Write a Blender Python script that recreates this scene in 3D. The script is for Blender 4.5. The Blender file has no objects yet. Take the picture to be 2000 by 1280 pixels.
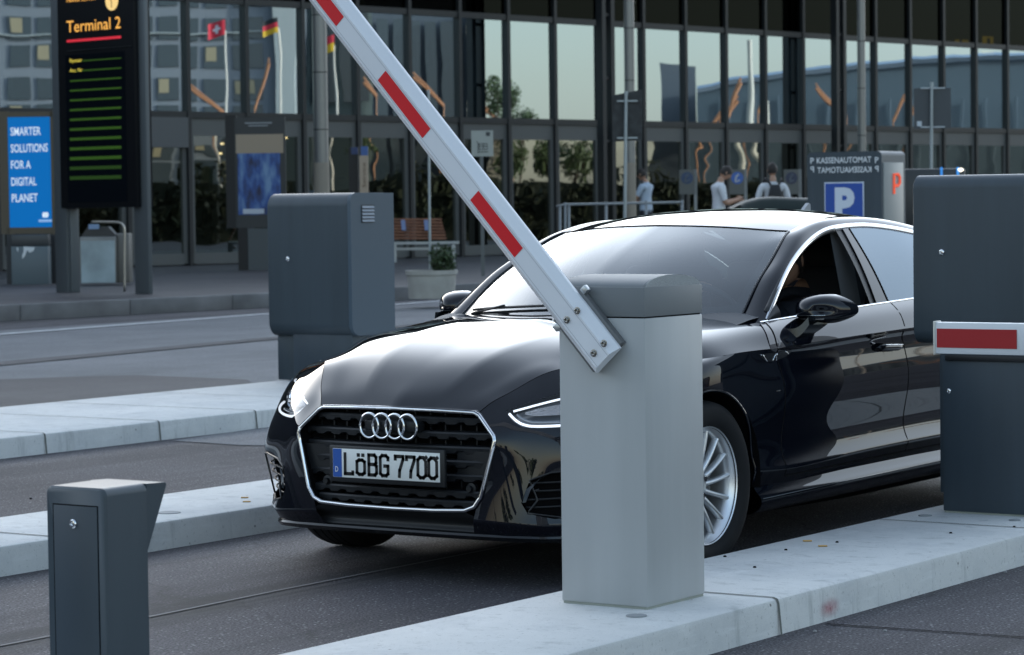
import bpy, bmesh, math, random
import numpy as np
from mathutils import Vector, Matrix, noise as mnoise
random.seed(7)
S = bpy.context.scene
COL = S.collection
R = math.radians

# ------------------------------------------------------------------ camera
FPX, YAW, PITCH, ROLL = 5400.0, .5934, .0444, -.0125
CAMP = np.array([9.158, 6.172, 1.4146])
_F0 = np.array([-math.cos(YAW), -math.sin(YAW), 0.]); _R0 = np.array([-math.sin(YAW), math.cos(YAW), 0.]); _U0 = np.array([0., 0., 1.])
_F = _F0 * math.cos(PITCH) - _U0 * math.sin(PITCH)
_U = _U0 * math.cos(PITCH) + _F0 * math.sin(PITCH)
CR = _R0 * math.cos(ROLL) + _U * math.sin(ROLL)
CU = _U * math.cos(ROLL) - _R0 * math.sin(ROLL)
CF = _F
cam_d = bpy.data.cameras.new('camera'); cam = bpy.data.objects.new('camera', cam_d); COL.objects.link(cam)
m = Matrix(((CR[0], CU[0], -CF[0], CAMP[0]), (CR[1], CU[1], -CF[1], CAMP[1]), (CR[2], CU[2], -CF[2], CAMP[2]), (0, 0, 0, 1)))
cam.matrix_world = m
cam_d.sensor_width = 36; cam_d.lens = FPX / 2000 * 36
cam_d.clip_start = .1; cam_d.clip_end = 5000
cam_d.dof.use_dof = True; cam_d.dof.focus_distance = 9.6; cam_d.dof.aperture_fstop = 9
S.camera = cam

# ------------------------------------------------------------------ sky, sun, exposure
SUN_EL, SUN_AZ = R(9.5), math.atan2(-.86, -.50)        # towards the sun: behind the terminal
sun_dir = Vector((math.cos(SUN_EL) * math.cos(SUN_AZ), math.cos(SUN_EL) * math.sin(SUN_AZ), math.sin(SUN_EL)))
W = bpy.data.worlds.new('World'); S.world = W; W.use_nodes = True
nt = W.node_tree; nt.nodes.clear()
sky = nt.nodes.new('ShaderNodeTexSky'); sky.sky_type = 'NISHITA'; sky.sun_disc = False
sky.sun_elevation = SUN_EL; sky.sun_rotation = math.pi / 2 - SUN_AZ
sky.air_density = 1.0; sky.dust_density = 1.0; sky.ozone_density = 1.1
bg = nt.nodes.new('ShaderNodeBackground'); bg.inputs['Strength'].default_value = .15
wo = nt.nodes.new('ShaderNodeOutputWorld')
# a thin veil of high cloud over the clear sky, brightest towards the low sun
def wn(t): return nt.nodes.new(t)
tcw = wn('ShaderNodeTexCoord'); sep = wn('ShaderNodeSeparateXYZ'); nt.links.new(tcw.outputs['Generated'], sep.inputs[0])
dp = wn('ShaderNodeVectorMath'); dp.operation = 'DOT_PRODUCT'; dp.inputs[1].default_value = (math.cos(SUN_AZ - .15), math.sin(SUN_AZ - .15), 0); nt.links.new(tcw.outputs['Generated'], dp.inputs[0])
am = wn('ShaderNodeMapRange'); am.interpolation_type = 'SMOOTHSTEP'; am.inputs[1].default_value = -.3; am.inputs[2].default_value = .95; am.inputs[3].default_value = .015; am.inputs[4].default_value = 1; nt.links.new(dp.outputs['Value'], am.inputs[0])
er = wn('ShaderNodeValToRGB'); er.color_ramp.interpolation = 'B_SPLINE'; E_ = er.color_ramp.elements
E_[0].position = 0; E_[0].color = (.25, .25, .25, 1); E_[1].position = 1; E_[1].color = (.03, .03, .03, 1)
for p_, v_ in ((.12, .85), (.34, 1.), (.55, .42), (.75, .12)): q_ = E_.new(p_); q_.color = (v_, v_, v_, 1)
nt.links.new(sep.outputs['Z'], er.inputs[0])
ml = wn('ShaderNodeMath'); ml.operation = 'MULTIPLY'; nt.links.new(am.outputs[0], ml.inputs[0]); nt.links.new(er.outputs[0], ml.inputs[1])
up = wn('ShaderNodeMapRange'); up.inputs[1].default_value = .1; up.inputs[2].default_value = .9; up.inputs[3].default_value = 0; up.inputs[4].default_value = .9; nt.links.new(sep.outputs['Z'], up.inputs[0])
ma = wn('ShaderNodeMath'); ma.operation = 'MULTIPLY_ADD'; ma.inputs[1].default_value = 11.5; nt.links.new(ml.outputs[0], ma.inputs[0]); nt.links.new(up.outputs[0], ma.inputs[2])
vs_ = wn('ShaderNodeVectorMath'); vs_.operation = 'SCALE'; vs_.inputs[0].default_value = (.88, .955, 1.06); nt.links.new(ma.outputs[0], vs_.inputs['Scale'])
hs = wn('ShaderNodeHueSaturation'); sm = wn('ShaderNodeMapRange'); sm.inputs[1].default_value = .02; sm.inputs[2].default_value = .35; sm.inputs[3].default_value = .45; sm.inputs[4].default_value = 1.05; nt.links.new(sep.outputs['Z'], sm.inputs[0]); nt.links.new(sm.outputs[0], hs.inputs['Saturation']); nt.links.new(sky.outputs[0], hs.inputs['Color'])
ad = wn('ShaderNodeVectorMath'); ad.operation = 'ADD'; nt.links.new(hs.outputs[0], ad.inputs[0]); nt.links.new(vs_.outputs[0], ad.inputs[1])
nt.links.new(ad.outputs[0], bg.inputs[0]); nt.links.new(bg.outputs[0], wo.inputs[0])
sl = bpy.data.lights.new('sun', 'SUN'); sl.energy = 2.5; sl.angle = R(2); sl.color = (1, .92, .82)
so = bpy.data.objects.new('sun', sl); COL.objects.link(so)
so.rotation_euler = (-sun_dir).to_track_quat('-Z', 'Y').to_euler(); so.location = (0, 0, 40)
S.view_settings.view_transform = 'Standard'; S.view_settings.look = 'None'
S.view_settings.exposure = 1.0; S.view_settings.gamma = 1
S.cycles.max_bounces = 10; S.cycles.transparent_max_bounces = 12; S.cycles.glossy_bounces = 6
S.cycles.caustics_reflective = False; S.cycles.caustics_refractive = False

# ------------------------------------------------------------------ helpers: pixel of the 2000 px photograph -> point of the place
def pray(px, py):
    return CF + CR * (px - 1000) / FPX - CU * (py - 640) / FPX
def on_ax(px, py, i, v):
    d = pray(px, py); return CAMP + d * ((v - CAMP[i]) / d[i])
def onX(px, py, v): return on_ax(px, py, 0, v)
def onY(px, py, v): return on_ax(px, py, 1, v)
def onZ(px, py, v): return on_ax(px, py, 2, v)
def atD(px, py, dep):
    d = pray(px, py); return CAMP + d * (dep / (d @ _F0))      # on the upright plane dep metres ahead
def onPlane(px, py, p0, n):
    d = pray(px, py); n = np.asarray(n); return CAMP + d * (((np.asarray(p0) - CAMP) @ n) / (d @ n))

# ------------------------------------------------------------------ materials
MAT = {}
def mat(name, col=(.5, .5, .5), rough=.5, metal=0., spec=.5, coat=0., emit=None, estr=1., bump=0., bscale=200., vary=0., vscale=3., stretch=(1, 1, 1), bstretch=None):
    if name in MAT: return MAT[name]
    M = bpy.data.materials.new(name); M.use_nodes = True
    n = M.node_tree; b = n.nodes['Principled BSDF']
    b.inputs['Base Color'].default_value = (*col, 1); b.inputs['Roughness'].default_value = rough
    b.inputs['Metallic'].default_value = metal; b.inputs['Specular IOR Level'].default_value = spec
    b.inputs['Coat Weight'].default_value = coat; b.inputs['Coat Roughness'].default_value = .02
    if emit: b.inputs['Emission Color'].default_value = (*emit, 1); b.inputs['Emission Strength'].default_value = estr
    if bump or vary:
        tc = n.nodes.new('ShaderNodeTexCoord'); mp = n.nodes.new('ShaderNodeMapping'); mp.inputs['Scale'].default_value = stretch
        n.links.new(tc.outputs['Object'], mp.inputs[0])
    if vary:
        t = n.nodes.new('ShaderNodeTexNoise'); t.inputs['Scale'].default_value = vscale; t.inputs['Detail'].default_value = 6
        n.links.new(mp.outputs[0], t.inputs[0])
        r = n.nodes.new('ShaderNodeValToRGB')
        r.color_ramp.elements[0].position = .3; r.color_ramp.elements[1].position = .7
        r.color_ramp.elements[0].color = (*[c * (1 - vary) for c in col], 1); r.color_ramp.elements[1].color = (*[min(1, c * (1 + vary)) for c in col], 1)
        n.links.new(t.outputs['Fac'], r.inputs[0]); n.links.new(r.outputs[0], b.inputs['Base Color'])
    if bump:
        t2 = n.nodes.new('ShaderNodeTexNoise'); t2.inputs['Scale'].default_value = bscale; t2.inputs['Detail'].default_value = 3
        n.links.new(mp.outputs[0], t2.inputs[0])
        bp = n.nodes.new('ShaderNodeBump'); bp.inputs['Strength'].default_value = bump; bp.inputs['Distance'].default_value = .01
        n.links.new(t2.outputs['Fac'], bp.inputs['Height']); n.links.new(bp.outputs[0], b.inputs['Normal'])
    MAT[name] = M; return M
def glass(name, tint=(.5, .6, .6), refl=.25, rough=0., wave=0., wscale=.6, tr=.6, wstretch=(1, 1, 1), gcol=(.95, .97, .98)):
    """thin sheet of glass: a tinted see-through layer under a mirror layer that grows with the angle"""
    M = bpy.data.materials.new(name); M.use_nodes = True; n = M.node_tree; n.nodes.clear(); L = n.links
    o = n.nodes.new('ShaderNodeOutputMaterial')
    t = n.nodes.new('ShaderNodeBsdfTransparent'); t.inputs[0].default_value = (*[c * tr for c in tint], 1)
    g = n.nodes.new('ShaderNodeBsdfGlossy'); g.inputs['Roughness'].default_value = rough; g.inputs[0].default_value = (*gcol, 1)
    f = n.nodes.new('ShaderNodeFresnel'); f.inputs[0].default_value = 1.5
    mr = n.nodes.new('ShaderNodeMapRange'); mr.inputs[1].default_value = .04; mr.inputs[2].default_value = 1; mr.inputs[3].default_value = refl; mr.inputs[4].default_value = 1
    x = n.nodes.new('ShaderNodeMixShader')
    L.new(f.outputs[0], mr.inputs[0]); L.new(mr.outputs[0], x.inputs[0]); L.new(t.outputs[0], x.inputs[1]); L.new(g.outputs[0], x.inputs[2]); L.new(x.outputs[0], o.inputs[0])
    if wave:
        tc = n.nodes.new('ShaderNodeTexCoord'); mp = n.nodes.new('ShaderNodeMapping'); mp.inputs['Scale'].default_value = wstretch
        tx = n.nodes.new('ShaderNodeTexNoise'); tx.inputs['Scale'].default_value = wscale; tx.inputs['Detail'].default_value = 1
        bp = n.nodes.new('ShaderNodeBump'); bp.inputs['Strength'].default_value = 1; bp.inputs['Distance'].default_value = wave
        L.new(tc.outputs['Object'], mp.inputs[0]); L.new(mp.outputs[0], tx.inputs[0]); L.new(tx.outputs['Fac'], bp.inputs['Height']); L.new(bp.outputs[0], g.inputs['Normal'])
    MAT[name] = M; return M

# ------------------------------------------------------------------ mesh builder
class MB:
    def __init__(s): s.v = []; s.f = []; s.mi = []; s.cur = 0
    def add(s, vs, fs):
        o = len(s.v); s.v += [tuple(map(float, v)) for v in vs]
        for f in fs: s.f.append(tuple(i + o for i in f)); s.mi.append(s.cur)
        return s
    def box(s, x0, x1, y0, y1, z0, z1, bev=0.):
        if bev <= 0:
            return s.add([(x, y, z) for x in (x0, x1) for y in (y0, y1) for z in (z0, z1)],
                  [(0, 1, 3, 2), (4, 6, 7, 5), (0, 4, 5, 1), (2, 3, 7, 6), (0, 2, 6, 4), (1, 5, 7, 3)])
        return s.frame_box(np.array([(x0 + x1) / 2, (y0 + y1) / 2, (z0 + z1) / 2]), np.eye(3), (x1 - x0, y1 - y0, z1 - z0), bev)
    def frame_box(s, c, ax, size, bev=0., seg=2):
        """box of given size round c, with axes ax (rows), optionally with rounded edges"""
        bm = bmesh.new(); bmesh.ops.create_cube(bm, size=1)
        for v in bm.verts: v.co = Vector((v.co.x * size[0], v.co.y * size[1], v.co.z * size[2]))
        if bev > 0: bmesh.ops.bevel(bm, geom=bm.edges[:], offset=bev, segments=seg, profile=.5, affect='EDGES')
        bm.verts.ensure_lookup_table(); ax = np.asarray(ax, float)
        vs = [np.asarray(c) + ax[0] * v.co.x + ax[1] * v.co.y + ax[2] * v.co.z for v in bm.verts]
        for i, v in enumerate(bm.verts): v.index = i
        fs = [[v.index for v in f.verts] for f in bm.faces]; bm.free()
        return s.add(vs, fs)
    def tube(s, pts, r, n=8, closed=False, cap=True):
        P = [np.asarray(p, float) for p in pts]; N = len(P); rs = r if hasattr(r, '__len__') else [r] * N
        rings = []; up = None
        for i in range(N):
            a = P[(i - 1) % N] if (closed or i > 0) else P[i]; b = P[(i + 1) % N] if (closed or i < N - 1) else P[i]
            t = b - a; t = t / (np.linalg.norm(t) + 1e-12)
            if up is None:
                up = np.array([0, 0, 1.]) if abs(t[2]) < .9 else np.array([1., 0, 0])
            u = up - t * (up @ t); u /= np.linalg.norm(u) + 1e-12; w = np.cross(t, u); up = u
            rings.append([P[i] + rs[i] * (math.cos(2 * math.pi * k / n) * u + math.sin(2 * math.pi * k / n) * w) for k in range(n)])
        vs = [p for r_ in rings for p in r_]; fs = []
        for i in range(N if closed else N - 1):
            j = (i + 1) % N
            for k in range(n): fs.append((i * n + k, i * n + (k + 1) % n, j * n + (k + 1) % n, j * n + k))
        if cap and not closed: fs.append(tuple(range(n))[::-1]); fs.append(tuple((N - 1) * n + k for k in range(n)))
        return s.add(vs, fs)
    def lathe(s, prof, c=(0, 0, 0), ax=(0, 0, 1), n=32, a0=0, a1=2 * math.pi):
        """profile of (radius, height) turned round the axis ax through c"""
        a = np.asarray(ax, float); a /= np.linalg.norm(a); h = np.array([1., 0, 0]) if abs(a[0]) < .9 else np.array([0, 0, 1.])
        u = np.cross(a, h); u /= np.linalg.norm(u); w = np.cross(a, u); c = np.asarray(c, float); m_ = len(prof)
        vs = [c + a * z + r * (math.cos(a0 + (a1 - a0) * k / n) * u + math.sin(a0 + (a1 - a0) * k / n) * w) for k in range(n) for r, z in prof]
        return s.add(vs, [(k * m_ + i, ((k + 1) % n) * m_ + i, ((k + 1) % n) * m_ + i + 1, k * m_ + i + 1) for k in range(n) for i in range(m_ - 1)])
    def prism(s, poly, o, e1, e2, d):
        """polygon (list of 2D points on axes e1, e2 from o) pushed out along the vector d"""
        o, e1, e2, d = [np.asarray(q, float) for q in (o, e1, e2, d)]; n = len(poly)
        A = [o + e1 * p[0] + e2 * p[1] for p in poly]; B = [a + d for a in A]
        return s.add(A + B, [tuple(range(n))[::-1], tuple(range(n, 2 * n))] + [(i, (i + 1) % n, n + (i + 1) % n, n + i) for i in range(n)])
    def grid(s, G, closed_u=False):
        G = np.asarray(G, float); a, b = G.shape[:2]
        return s.add(G.reshape(-1, 3), [(i * b + j, i * b + j + 1, (i + 1) * b + j + 1, (i + 1) * b + j) for i in range(a - 1) for j in range(b - 1)])
    def build(s, name, mats, parent=None, smooth=None, merge=0., recalc=True):
        me = bpy.data.meshes.new(name); off = np.array(parent_loc(parent)) if parent else np.zeros(3)
        me.from_pydata([tuple(np.array(v) - off) for v in s.v], [], s.f)
        ms = mats if isinstance(mats, (list, tuple)) else [mats]
        for q in ms: me.materials.append(q)
        if len(ms) > 1: me.polygons.foreach_set('material_index', s.mi)
        bm = bmesh.new(); bm.from_mesh(me)
        if merge: bmesh.ops.remove_doubles(bm, verts=bm.verts, dist=merge)
        if recalc: bmesh.ops.recalc_face_normals(bm, faces=bm.faces)
        bm.to_mesh(me); bm.free()
        if smooth: 
            for p in me.polygons: p.use_smooth = True
            if smooth is not True: me.set_sharp_from_angle(angle=R(smooth))
        o = bpy.data.objects.new(name, me); COL.objects.link(o)
        if parent: o.parent = parent
        return o
def parent_loc(o):
    p = Vector((0, 0, 0))
    while o: p = p + o.location; o = o.parent
    return p
def tag(o, label=None, cat=None, group=None, kind=None):
    if label: o['label'] = label
    if cat: o['category'] = cat
    if group: o['group'] = group
    if kind: o['kind'] = kind
    return o
def thing(name, loc, label, cat, group=None):
    o = bpy.data.objects.new(name, None); COL.objects.link(o); o.location = tuple(loc); o.empty_display_size = .2
    return tag(o, label, cat, group)
def text(body, name, m_, parent, o, e1, e2, height, width=None, depth=.002, align='LEFT', bold=0., spacing=1.):
    """lettering as a mesh: baseline start o, running along e1, letters up along e2"""
    cu = bpy.data.curves.new(name, 'FONT'); cu.body = body; cu.size = 1; cu.extrude = 0; cu.offset = bold; cu.space_character = spacing; cu.resolution_u = 3
    t = bpy.data.objects.new(name, cu); COL.objects.link(t)
    dg = bpy.context.evaluated_depsgraph_get(); me = bpy.data.meshes.new_from_object(t.evaluated_get(dg))
    COL.objects.unlink(t); bpy.data.objects.remove(t)
    v = np.array([q.co[:] for q in me.vertices]); 
    x0, x1 = v[:, 0].min(), v[:, 0].max(); k = height / .69
    kx = (width / (x1 - x0)) if width else k
    o, e1, e2 = [np.asarray(q, float) for q in (o, e1, e2)]; nn = np.cross(e1, e2); nn /= np.linalg.norm(nn)
    xs = (v[:, 0] - x0) * kx
    if align == 'CENTER': xs = xs - (x1 - x0) * kx / 2
    P = o + np.outer(xs, e1) + np.outer(v[:, 1] * k, e2) + nn * depth
    b = MB(); b.add(P, [tuple(p.vertices) for p in me.polygons]); bpy.data.meshes.remove(me)
    return b.build(name, m_, parent, recalc=False)

# ------------------------------------------------------------------ splines
def spl(P):
    P = np.asarray(P, float); n = len(P)
    if n == 2: return lambda t: P[0] + (P[1] - P[0]) * np.asarray(t)[..., None]
    k = np.concatenate([[0], np.cumsum(np.sqrt(np.linalg.norm(np.diff(P, axis=0), axis=1) + 1e-9))]); h = np.diff(k)
    A = np.zeros((n, n)); b = np.zeros((n, 3)); A[0, 0] = A[-1, -1] = 1
    for i in range(1, n - 1):
        A[i, i - 1] = h[i - 1]; A[i, i] = 2 * (h[i - 1] + h[i]); A[i, i + 1] = h[i]
        b[i] = 6 * ((P[i + 1] - P[i]) / h[i] - (P[i] - P[i - 1]) / h[i - 1])
    M2 = np.linalg.solve(A, b)
    def f(t):
        t = np.asarray(t, float); i = np.clip(t.astype(int), 0, n - 2); u = k[i] + (t - i) * h[i]
        a = (k[i + 1] - u)[..., None]; c = (u - k[i])[..., None]; H = h[i][..., None]
        return M2[i] * a ** 3 / (6 * H) + M2[i + 1] * c ** 3 / (6 * H) + (P[i] / H - M2[i] * H / 6) * a + (P[i + 1] / H - M2[i + 1] * H / 6) * c
    return f
def loft(rows, su=6, sv=5, crease=(), ts=None):
    rows = [np.asarray(r, float) for r in rows]; n = len(rows[0])
    if ts is None: ts = np.linspace(0, n - 1, (n - 1) * su + 1)
    RR = np.array([spl(r)(ts) for r in rows])           # rows x U x 3
    cuts = [0] + sorted(crease) + [len(rows) - 1]; out = []
    for a, b in zip(cuts[:-1], cuts[1:]):
        tv = np.linspace(0, b - a, (b - a) * sv + 1)
        seg = np.stack([spl(RR[a:b + 1, i])(tv) for i in range(RR.shape[1])], 1)
        out.append(seg)
    return out                                           # one grid per smooth stretch

# ------------------------------------------------------------------ setting materials
def ground_mat(name, c0, c1, speck=.5, rough=.85, big=.35, tracks=False, speck_scale=260., bump=.6):
    M = bpy.data.materials.new(name); M.use_nodes = True; n = M.node_tree; L = n.links; b = n.nodes['Principled BSDF']
    tc = n.nodes.new('ShaderNodeTexCoord')
    def tex(sc, det=4, rough_=.6, mapping=None):
        t = n.nodes.new('ShaderNodeTexNoise'); t.inputs['Scale'].default_value = sc; t.inputs['Detail'].default_value = det; t.inputs['Roughness'].default_value = rough_
        if mapping:
            mp = n.nodes.new('ShaderNodeMapping'); mp.inputs['Scale'].default_value = mapping; L.new(tc.outputs['Object'], mp.inputs[0]); L.new(mp.outputs[0], t.inputs[0])
        else: L.new(tc.outputs['Object'], t.inputs[0])
        return t
    def mix(a, bb, fac, mode='MIX'):
        x = n.nodes.new('ShaderNodeMix'); x.data_type = 'RGBA'; x.blend_type = mode
        for s_, v in ((6, a), (7, bb), (0, fac)):
            if hasattr(v, 'links') or hasattr(v, 'is_linked'): L.new(v, x.inputs[s_])
            elif s_ == 0: x.inputs[0].default_value = v
            else: x.inputs[s_].default_value = (*v, 1)
        return x.outputs[2]
    def ramp(src, p0, p1, v0=0., v1=1.):
        r = n.nodes.new('ShaderNodeMapRange'); r.inputs[1].default_value = p0; r.inputs[2].default_value = p1; r.inputs[3].default_value = v0; r.inputs[4].default_value = v1
        L.new(src, r.inputs[0]); return r.outputs[0]
    t1 = tex(.55, 5); col = mix(c0, c1, ramp(t1.outputs['Fac'], .35, .65))
    if big:
        t2 = tex(1.6, 6, .65, (.25, 1.6, 1)); col = mix(col, (.02, .02, .022), ramp(t2.outputs['Fac'], .5, .75, 0, big))
    t3 = tex(speck_scale, 2); k = ramp(t3.outputs['Fac'], .3, .72, 1 - speck, 1 + speck * 1.1)
    g = n.nodes.new('ShaderNodeCombineColor'); [L.new(k, g.inputs[i]) for i in range(3)]
    col = mix(col, g.outputs[0], 1.0, 'MULTIPLY')
    v = n.nodes.new('ShaderNodeTexVoronoi'); v.inputs['Scale'].default_value = speck_scale * .32; L.new(tc.outputs['Object'], v.inputs[0])
    col = mix(col, (.34, .34, .35), ramp(v.outputs['Distance'], .12, .2, .6 * min(1, speck * 1.3), 0))
    if tracks:
        t5 = tex(1., 5, .6, (.035, 1.5, 1)); col = mix(col, (.018, .018, .020), ramp(t5.outputs['Fac'], .50, .64, 0, .75))
        t6 = tex(1., 6, .7, (.06, 2.6, 1)); col = mix(col, (.15, .145, .15), ramp(t6.outputs['Fac'], .58, .72, 0, .4))
        t7 = tex(.9, 4); col = mix(col, (.02, .02, .021), ramp(t7.outputs['Fac'], .63, .68, 0, .5))
        wv = n.nodes.new('ShaderNodeTexVoronoi'); wv.feature = 'DISTANCE_TO_EDGE'; wv.inputs['Scale'].default_value = .33
        nz = tex(2.2, 5); vm = n.nodes.new('ShaderNodeVectorMath'); vm.operation = 'MULTIPLY_ADD'; vm.inputs[1].default_value = (.5, .5, .5); L.new(nz.outputs['Color'], vm.inputs[0]); L.new(tc.outputs['Object'], vm.inputs[2]); L.new(vm.outputs[0], wv.inputs['Vector'])
        col = mix(col, (.012, .012, .012), ramp(wv.outputs['Distance'], .0015, .004, .4, 0))
    L.new(col, b.inputs['Base Color']); b.inputs['Roughness'].default_value = rough; b.inputs['Specular IOR Level'].default_value = .35
    bp = n.nodes.new('ShaderNodeBump'); bp.inputs['Strength'].default_value = bump; bp.inputs['Distance'].default_value = .006
    L.new(t3.outputs['Fac'], bp.inputs['Height']); L.new(bp.outputs[0], b.inputs['Normal'])
    MAT[name] = M; return M
asph = ground_mat('asphalt', (.050, .047, .054), (.082, .078, .088), 1.0, .8, .3, True, speck_scale=105, bump=.9)
asph_l = ground_mat('asphalt_light', (.13, .135, .145), (.18, .185, .195), .5, .85, .3, speck_scale=120)
asph_d = ground_mat('asphalt_dark', (.045, .045, .05), (.07, .07, .076), .4, .75, .4, speck_scale=160)
pave = ground_mat('paving', (.045, .043, .046), (.07, .065, .067), .25, .6, .4, speck_scale=40)
def concrete_mat():
    M = ground_mat('kerb_concrete', (.53, .545, .54), (.63, .64, .63), .07, .75, 0, speck_scale=300, bump=.15)
    n = M.node_tree; L = n.links; b = n.nodes['Principled BSDF']; old = b.inputs['Base Color'].links[0].from_socket
    tc = n.nodes.new('ShaderNodeTexCoord')
    def stain(scale, mapp, p0, p1, amt, colr):
        nonlocal old
        mp = n.nodes.new('ShaderNodeMapping'); mp.inputs['Scale'].default_value = mapp; L.new(tc.outputs['Object'], mp.inputs[0])
        t = n.nodes.new('ShaderNodeTexNoise'); t.inputs['Scale'].default_value = scale; t.inputs['Detail'].default_value = 8; t.inputs['Roughness'].default_value = .65; L.new(mp.outputs[0], t.inputs[0])
        r = n.nodes.new('ShaderNodeMapRange'); r.inputs[1].default_value = p0; r.inputs[2].default_value = p1; r.inputs[3].default_value = 0; r.inputs[4].default_value = amt; L.new(t.outputs['Fac'], r.inputs[0])
        x = n.nodes.new('ShaderNodeMix'); x.data_type = 'RGBA'; x.inputs[7].default_value = (*colr, 1)
        L.new(r.outputs[0], x.inputs[0]); L.new(old, x.inputs[6]); old = x.outputs[2]; return t
    stain(2.2, (1, 1, 1), .46, .72, .6, (.34, .37, .39))
    stain(5., (1, 1, 6), .55, .75, .55, (.70, .72, .72)); stain(9., (1.6, 1, .22), .56, .74, .55, (.22, .24, .24)); stain(70., (1, 1, 1), .60, .66, .5, (.25, .27, .27))
    stain(38., (1, 1, .35), .66, .72, .6, (.16, .17, .17))
    v = n.nodes.new('ShaderNodeTexVoronoi'); v.inputs['Scale'].default_value = 9; L.new(tc.outputs['Object'], v.inputs[0])
    r = n.nodes.new('ShaderNodeMapRange'); r.inputs[1].default_value = .03; r.inputs[2].default_value = .06; r.inputs[3].default_value = .8; r.inputs[4].default_value = 0; L.new(v.outputs['Distance'], r.inputs[0])
    x = n.nodes.new('ShaderNodeMix'); x.data_type = 'RGBA'; x.inputs[7].default_value = (.06, .06, .06, 1); L.new(r.outputs[0], x.inputs[0]); L.new(old, x.inputs[6])
    L.new(x.outputs[2], b.inputs['Base Color'])
    return M
conc = concrete_mat()
joint_m = mat('joint', (.05, .055, .05), .9)
steel = mat('steel', (.55, .57, .58), .35, .85)
dgrey = mat('grey_blue_paint', (.044, .061, .076), .4, 0, .45, bump=.05, bscale=700, vary=.10, vscale=10, stretch=(1, 1, .09))
dgrey2 = mat('grey_blue_paint_panel', (.040, .056, .072), .42, 0, .45, bump=.05, bscale=700, vary=.10, vscale=9, stretch=(1, 1, .09))
chrome = mat('chrome', (.85, .87, .9), .08, 1)
black = mat('black_plastic', (.012, .013, .015), .45)
gap_m = mat('gap_black', (.004, .004, .005), .9, spec=.1)
white_p = mat('white_paint', (.78, .79, .81), .35, vary=.04, vscale=2)
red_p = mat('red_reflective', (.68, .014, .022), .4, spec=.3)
txt_w = mat('white_lettering', (.75, .78, .8), .5)

# ------------------------------------------------------------------ ground
def sheet(name, pts, z, m_, thick=None):
    b = MB(); n = len(pts)
    b.add([(*p, z) for p in pts], [tuple(range(n))]); o = b.build(name, m_); return tag(o, kind='structure')
sheet('ground', [(-900, -900), (900, -900), (900, 900), (-900, 900)], 0, asph)
# rougher, paler carriageway beyond the far island and its dark repaired strip
sheet('road', [(-60, -7.0), (3, -7.0), (3, -16.6), (-60, -18.4)], .004, asph_l)
sheet('road_patch', [(-7.0, -6.9), (3, -6.9), (3, -12.0), (-6.6, -10.6), (-7.6, -10.3), (-8.5, -9.6), (-8.4, -8.3)], .008, asph_d)
sheet('road_seam', [(-40, -15.6), (-13.9, -12.42), (-9.1, -11.75), (2, -10.2), (2, -10.5), (-9.1, -12.15), (-13.9, -12.72), (-40, -15.9)], .012, asph_d)
sheet('lane_patch', [tuple(onZ(x, y, 0)[:2]) for x, y in ((336, 862), (470, 871), (545, 872), (900, 845), (900, 815), (545, 832))], .004, asph_l)
wl = mat('road_line', (.55, .56, .57), .7, vary=.2, vscale=6)
sheet('road_line', [(2, -15.0), (-13.7, -16.22), (-19.35, -16.92), (-60, -21), (-60, -21.2), (-19.35, -17.07), (-13.7, -16.38), (2, -15.2)], .012, wl)
sheet('road_joint', [(.96, 1.9), (.90, 2.6), (.84, 4.5), (.855, 4.5), (.915, 2.6), (.975, 1.9)], .004, gap_m)
sheet('lane_line', [(4.5, -.215), (1.9, -.205), (1.2, -.225), (-6, -.2), (-6, -.225), (1.2, -.24), (1.9, -.22), (4.5, -.23)], .004, mat('worn_line', (.15, .15, .155), .8))

def island(y0, y1, x0, x1, joints, rough_end=False):
    """raised concrete kerb island with rounded arrises, dark joints between the stones and small cast-in covers"""
    b = MB(); r = .018; h = .12
    sec = [(y0, -.3), (y0, h - r), (y0 + .3 * r, h - .3 * r), (y0 + r, h), (y1 - r, h), (y1 - .3 * r, h - .3 * r), (y1, h - r), (y1 + .012, -.3)]
    xs = [x0] + list(np.linspace(x0, x1, 40))[1:-1] + [x1]
    G = [[(x, y, z) for y, z in sec] for x in xs]; b.grid(G)
    o = b.build('traffic_island', conc, smooth=25); tag(o, kind='structure')
    for x in joints:
        j = MB(); g = .006; e = .0025
        P = [(y0 - e, 0), (y0 - e, h - r), (y0 + .3 * r - e, h - .3 * r + e), (y0 + r, h + e), (y1 - r, h + e), (y1 - .3 * r + e, h - .3 * r + e), (y1 + e, h - r), (y1 + .010 + e, .0)]
        j.grid([[(x - g, y, z) for y, z in P], [(x + g, y, z) for y, z in P]])
        tag(j.build('kerb_joint', mat('kerb_joint', (.12, .13, .12), .9), smooth=True), kind='structure')
    return o
island(1.13, 1.862, -14, 6.0, (1.235, -.93, -3.1, 3.4))
island(-2.165, -1.435, -14, 9.0, (1.12, -1.1, -3.3, 3.2))
island(-6.85, -5.06, -24, 4.0, (-2.62, -3.62, -4.55, -5.6, -1.5))
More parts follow.
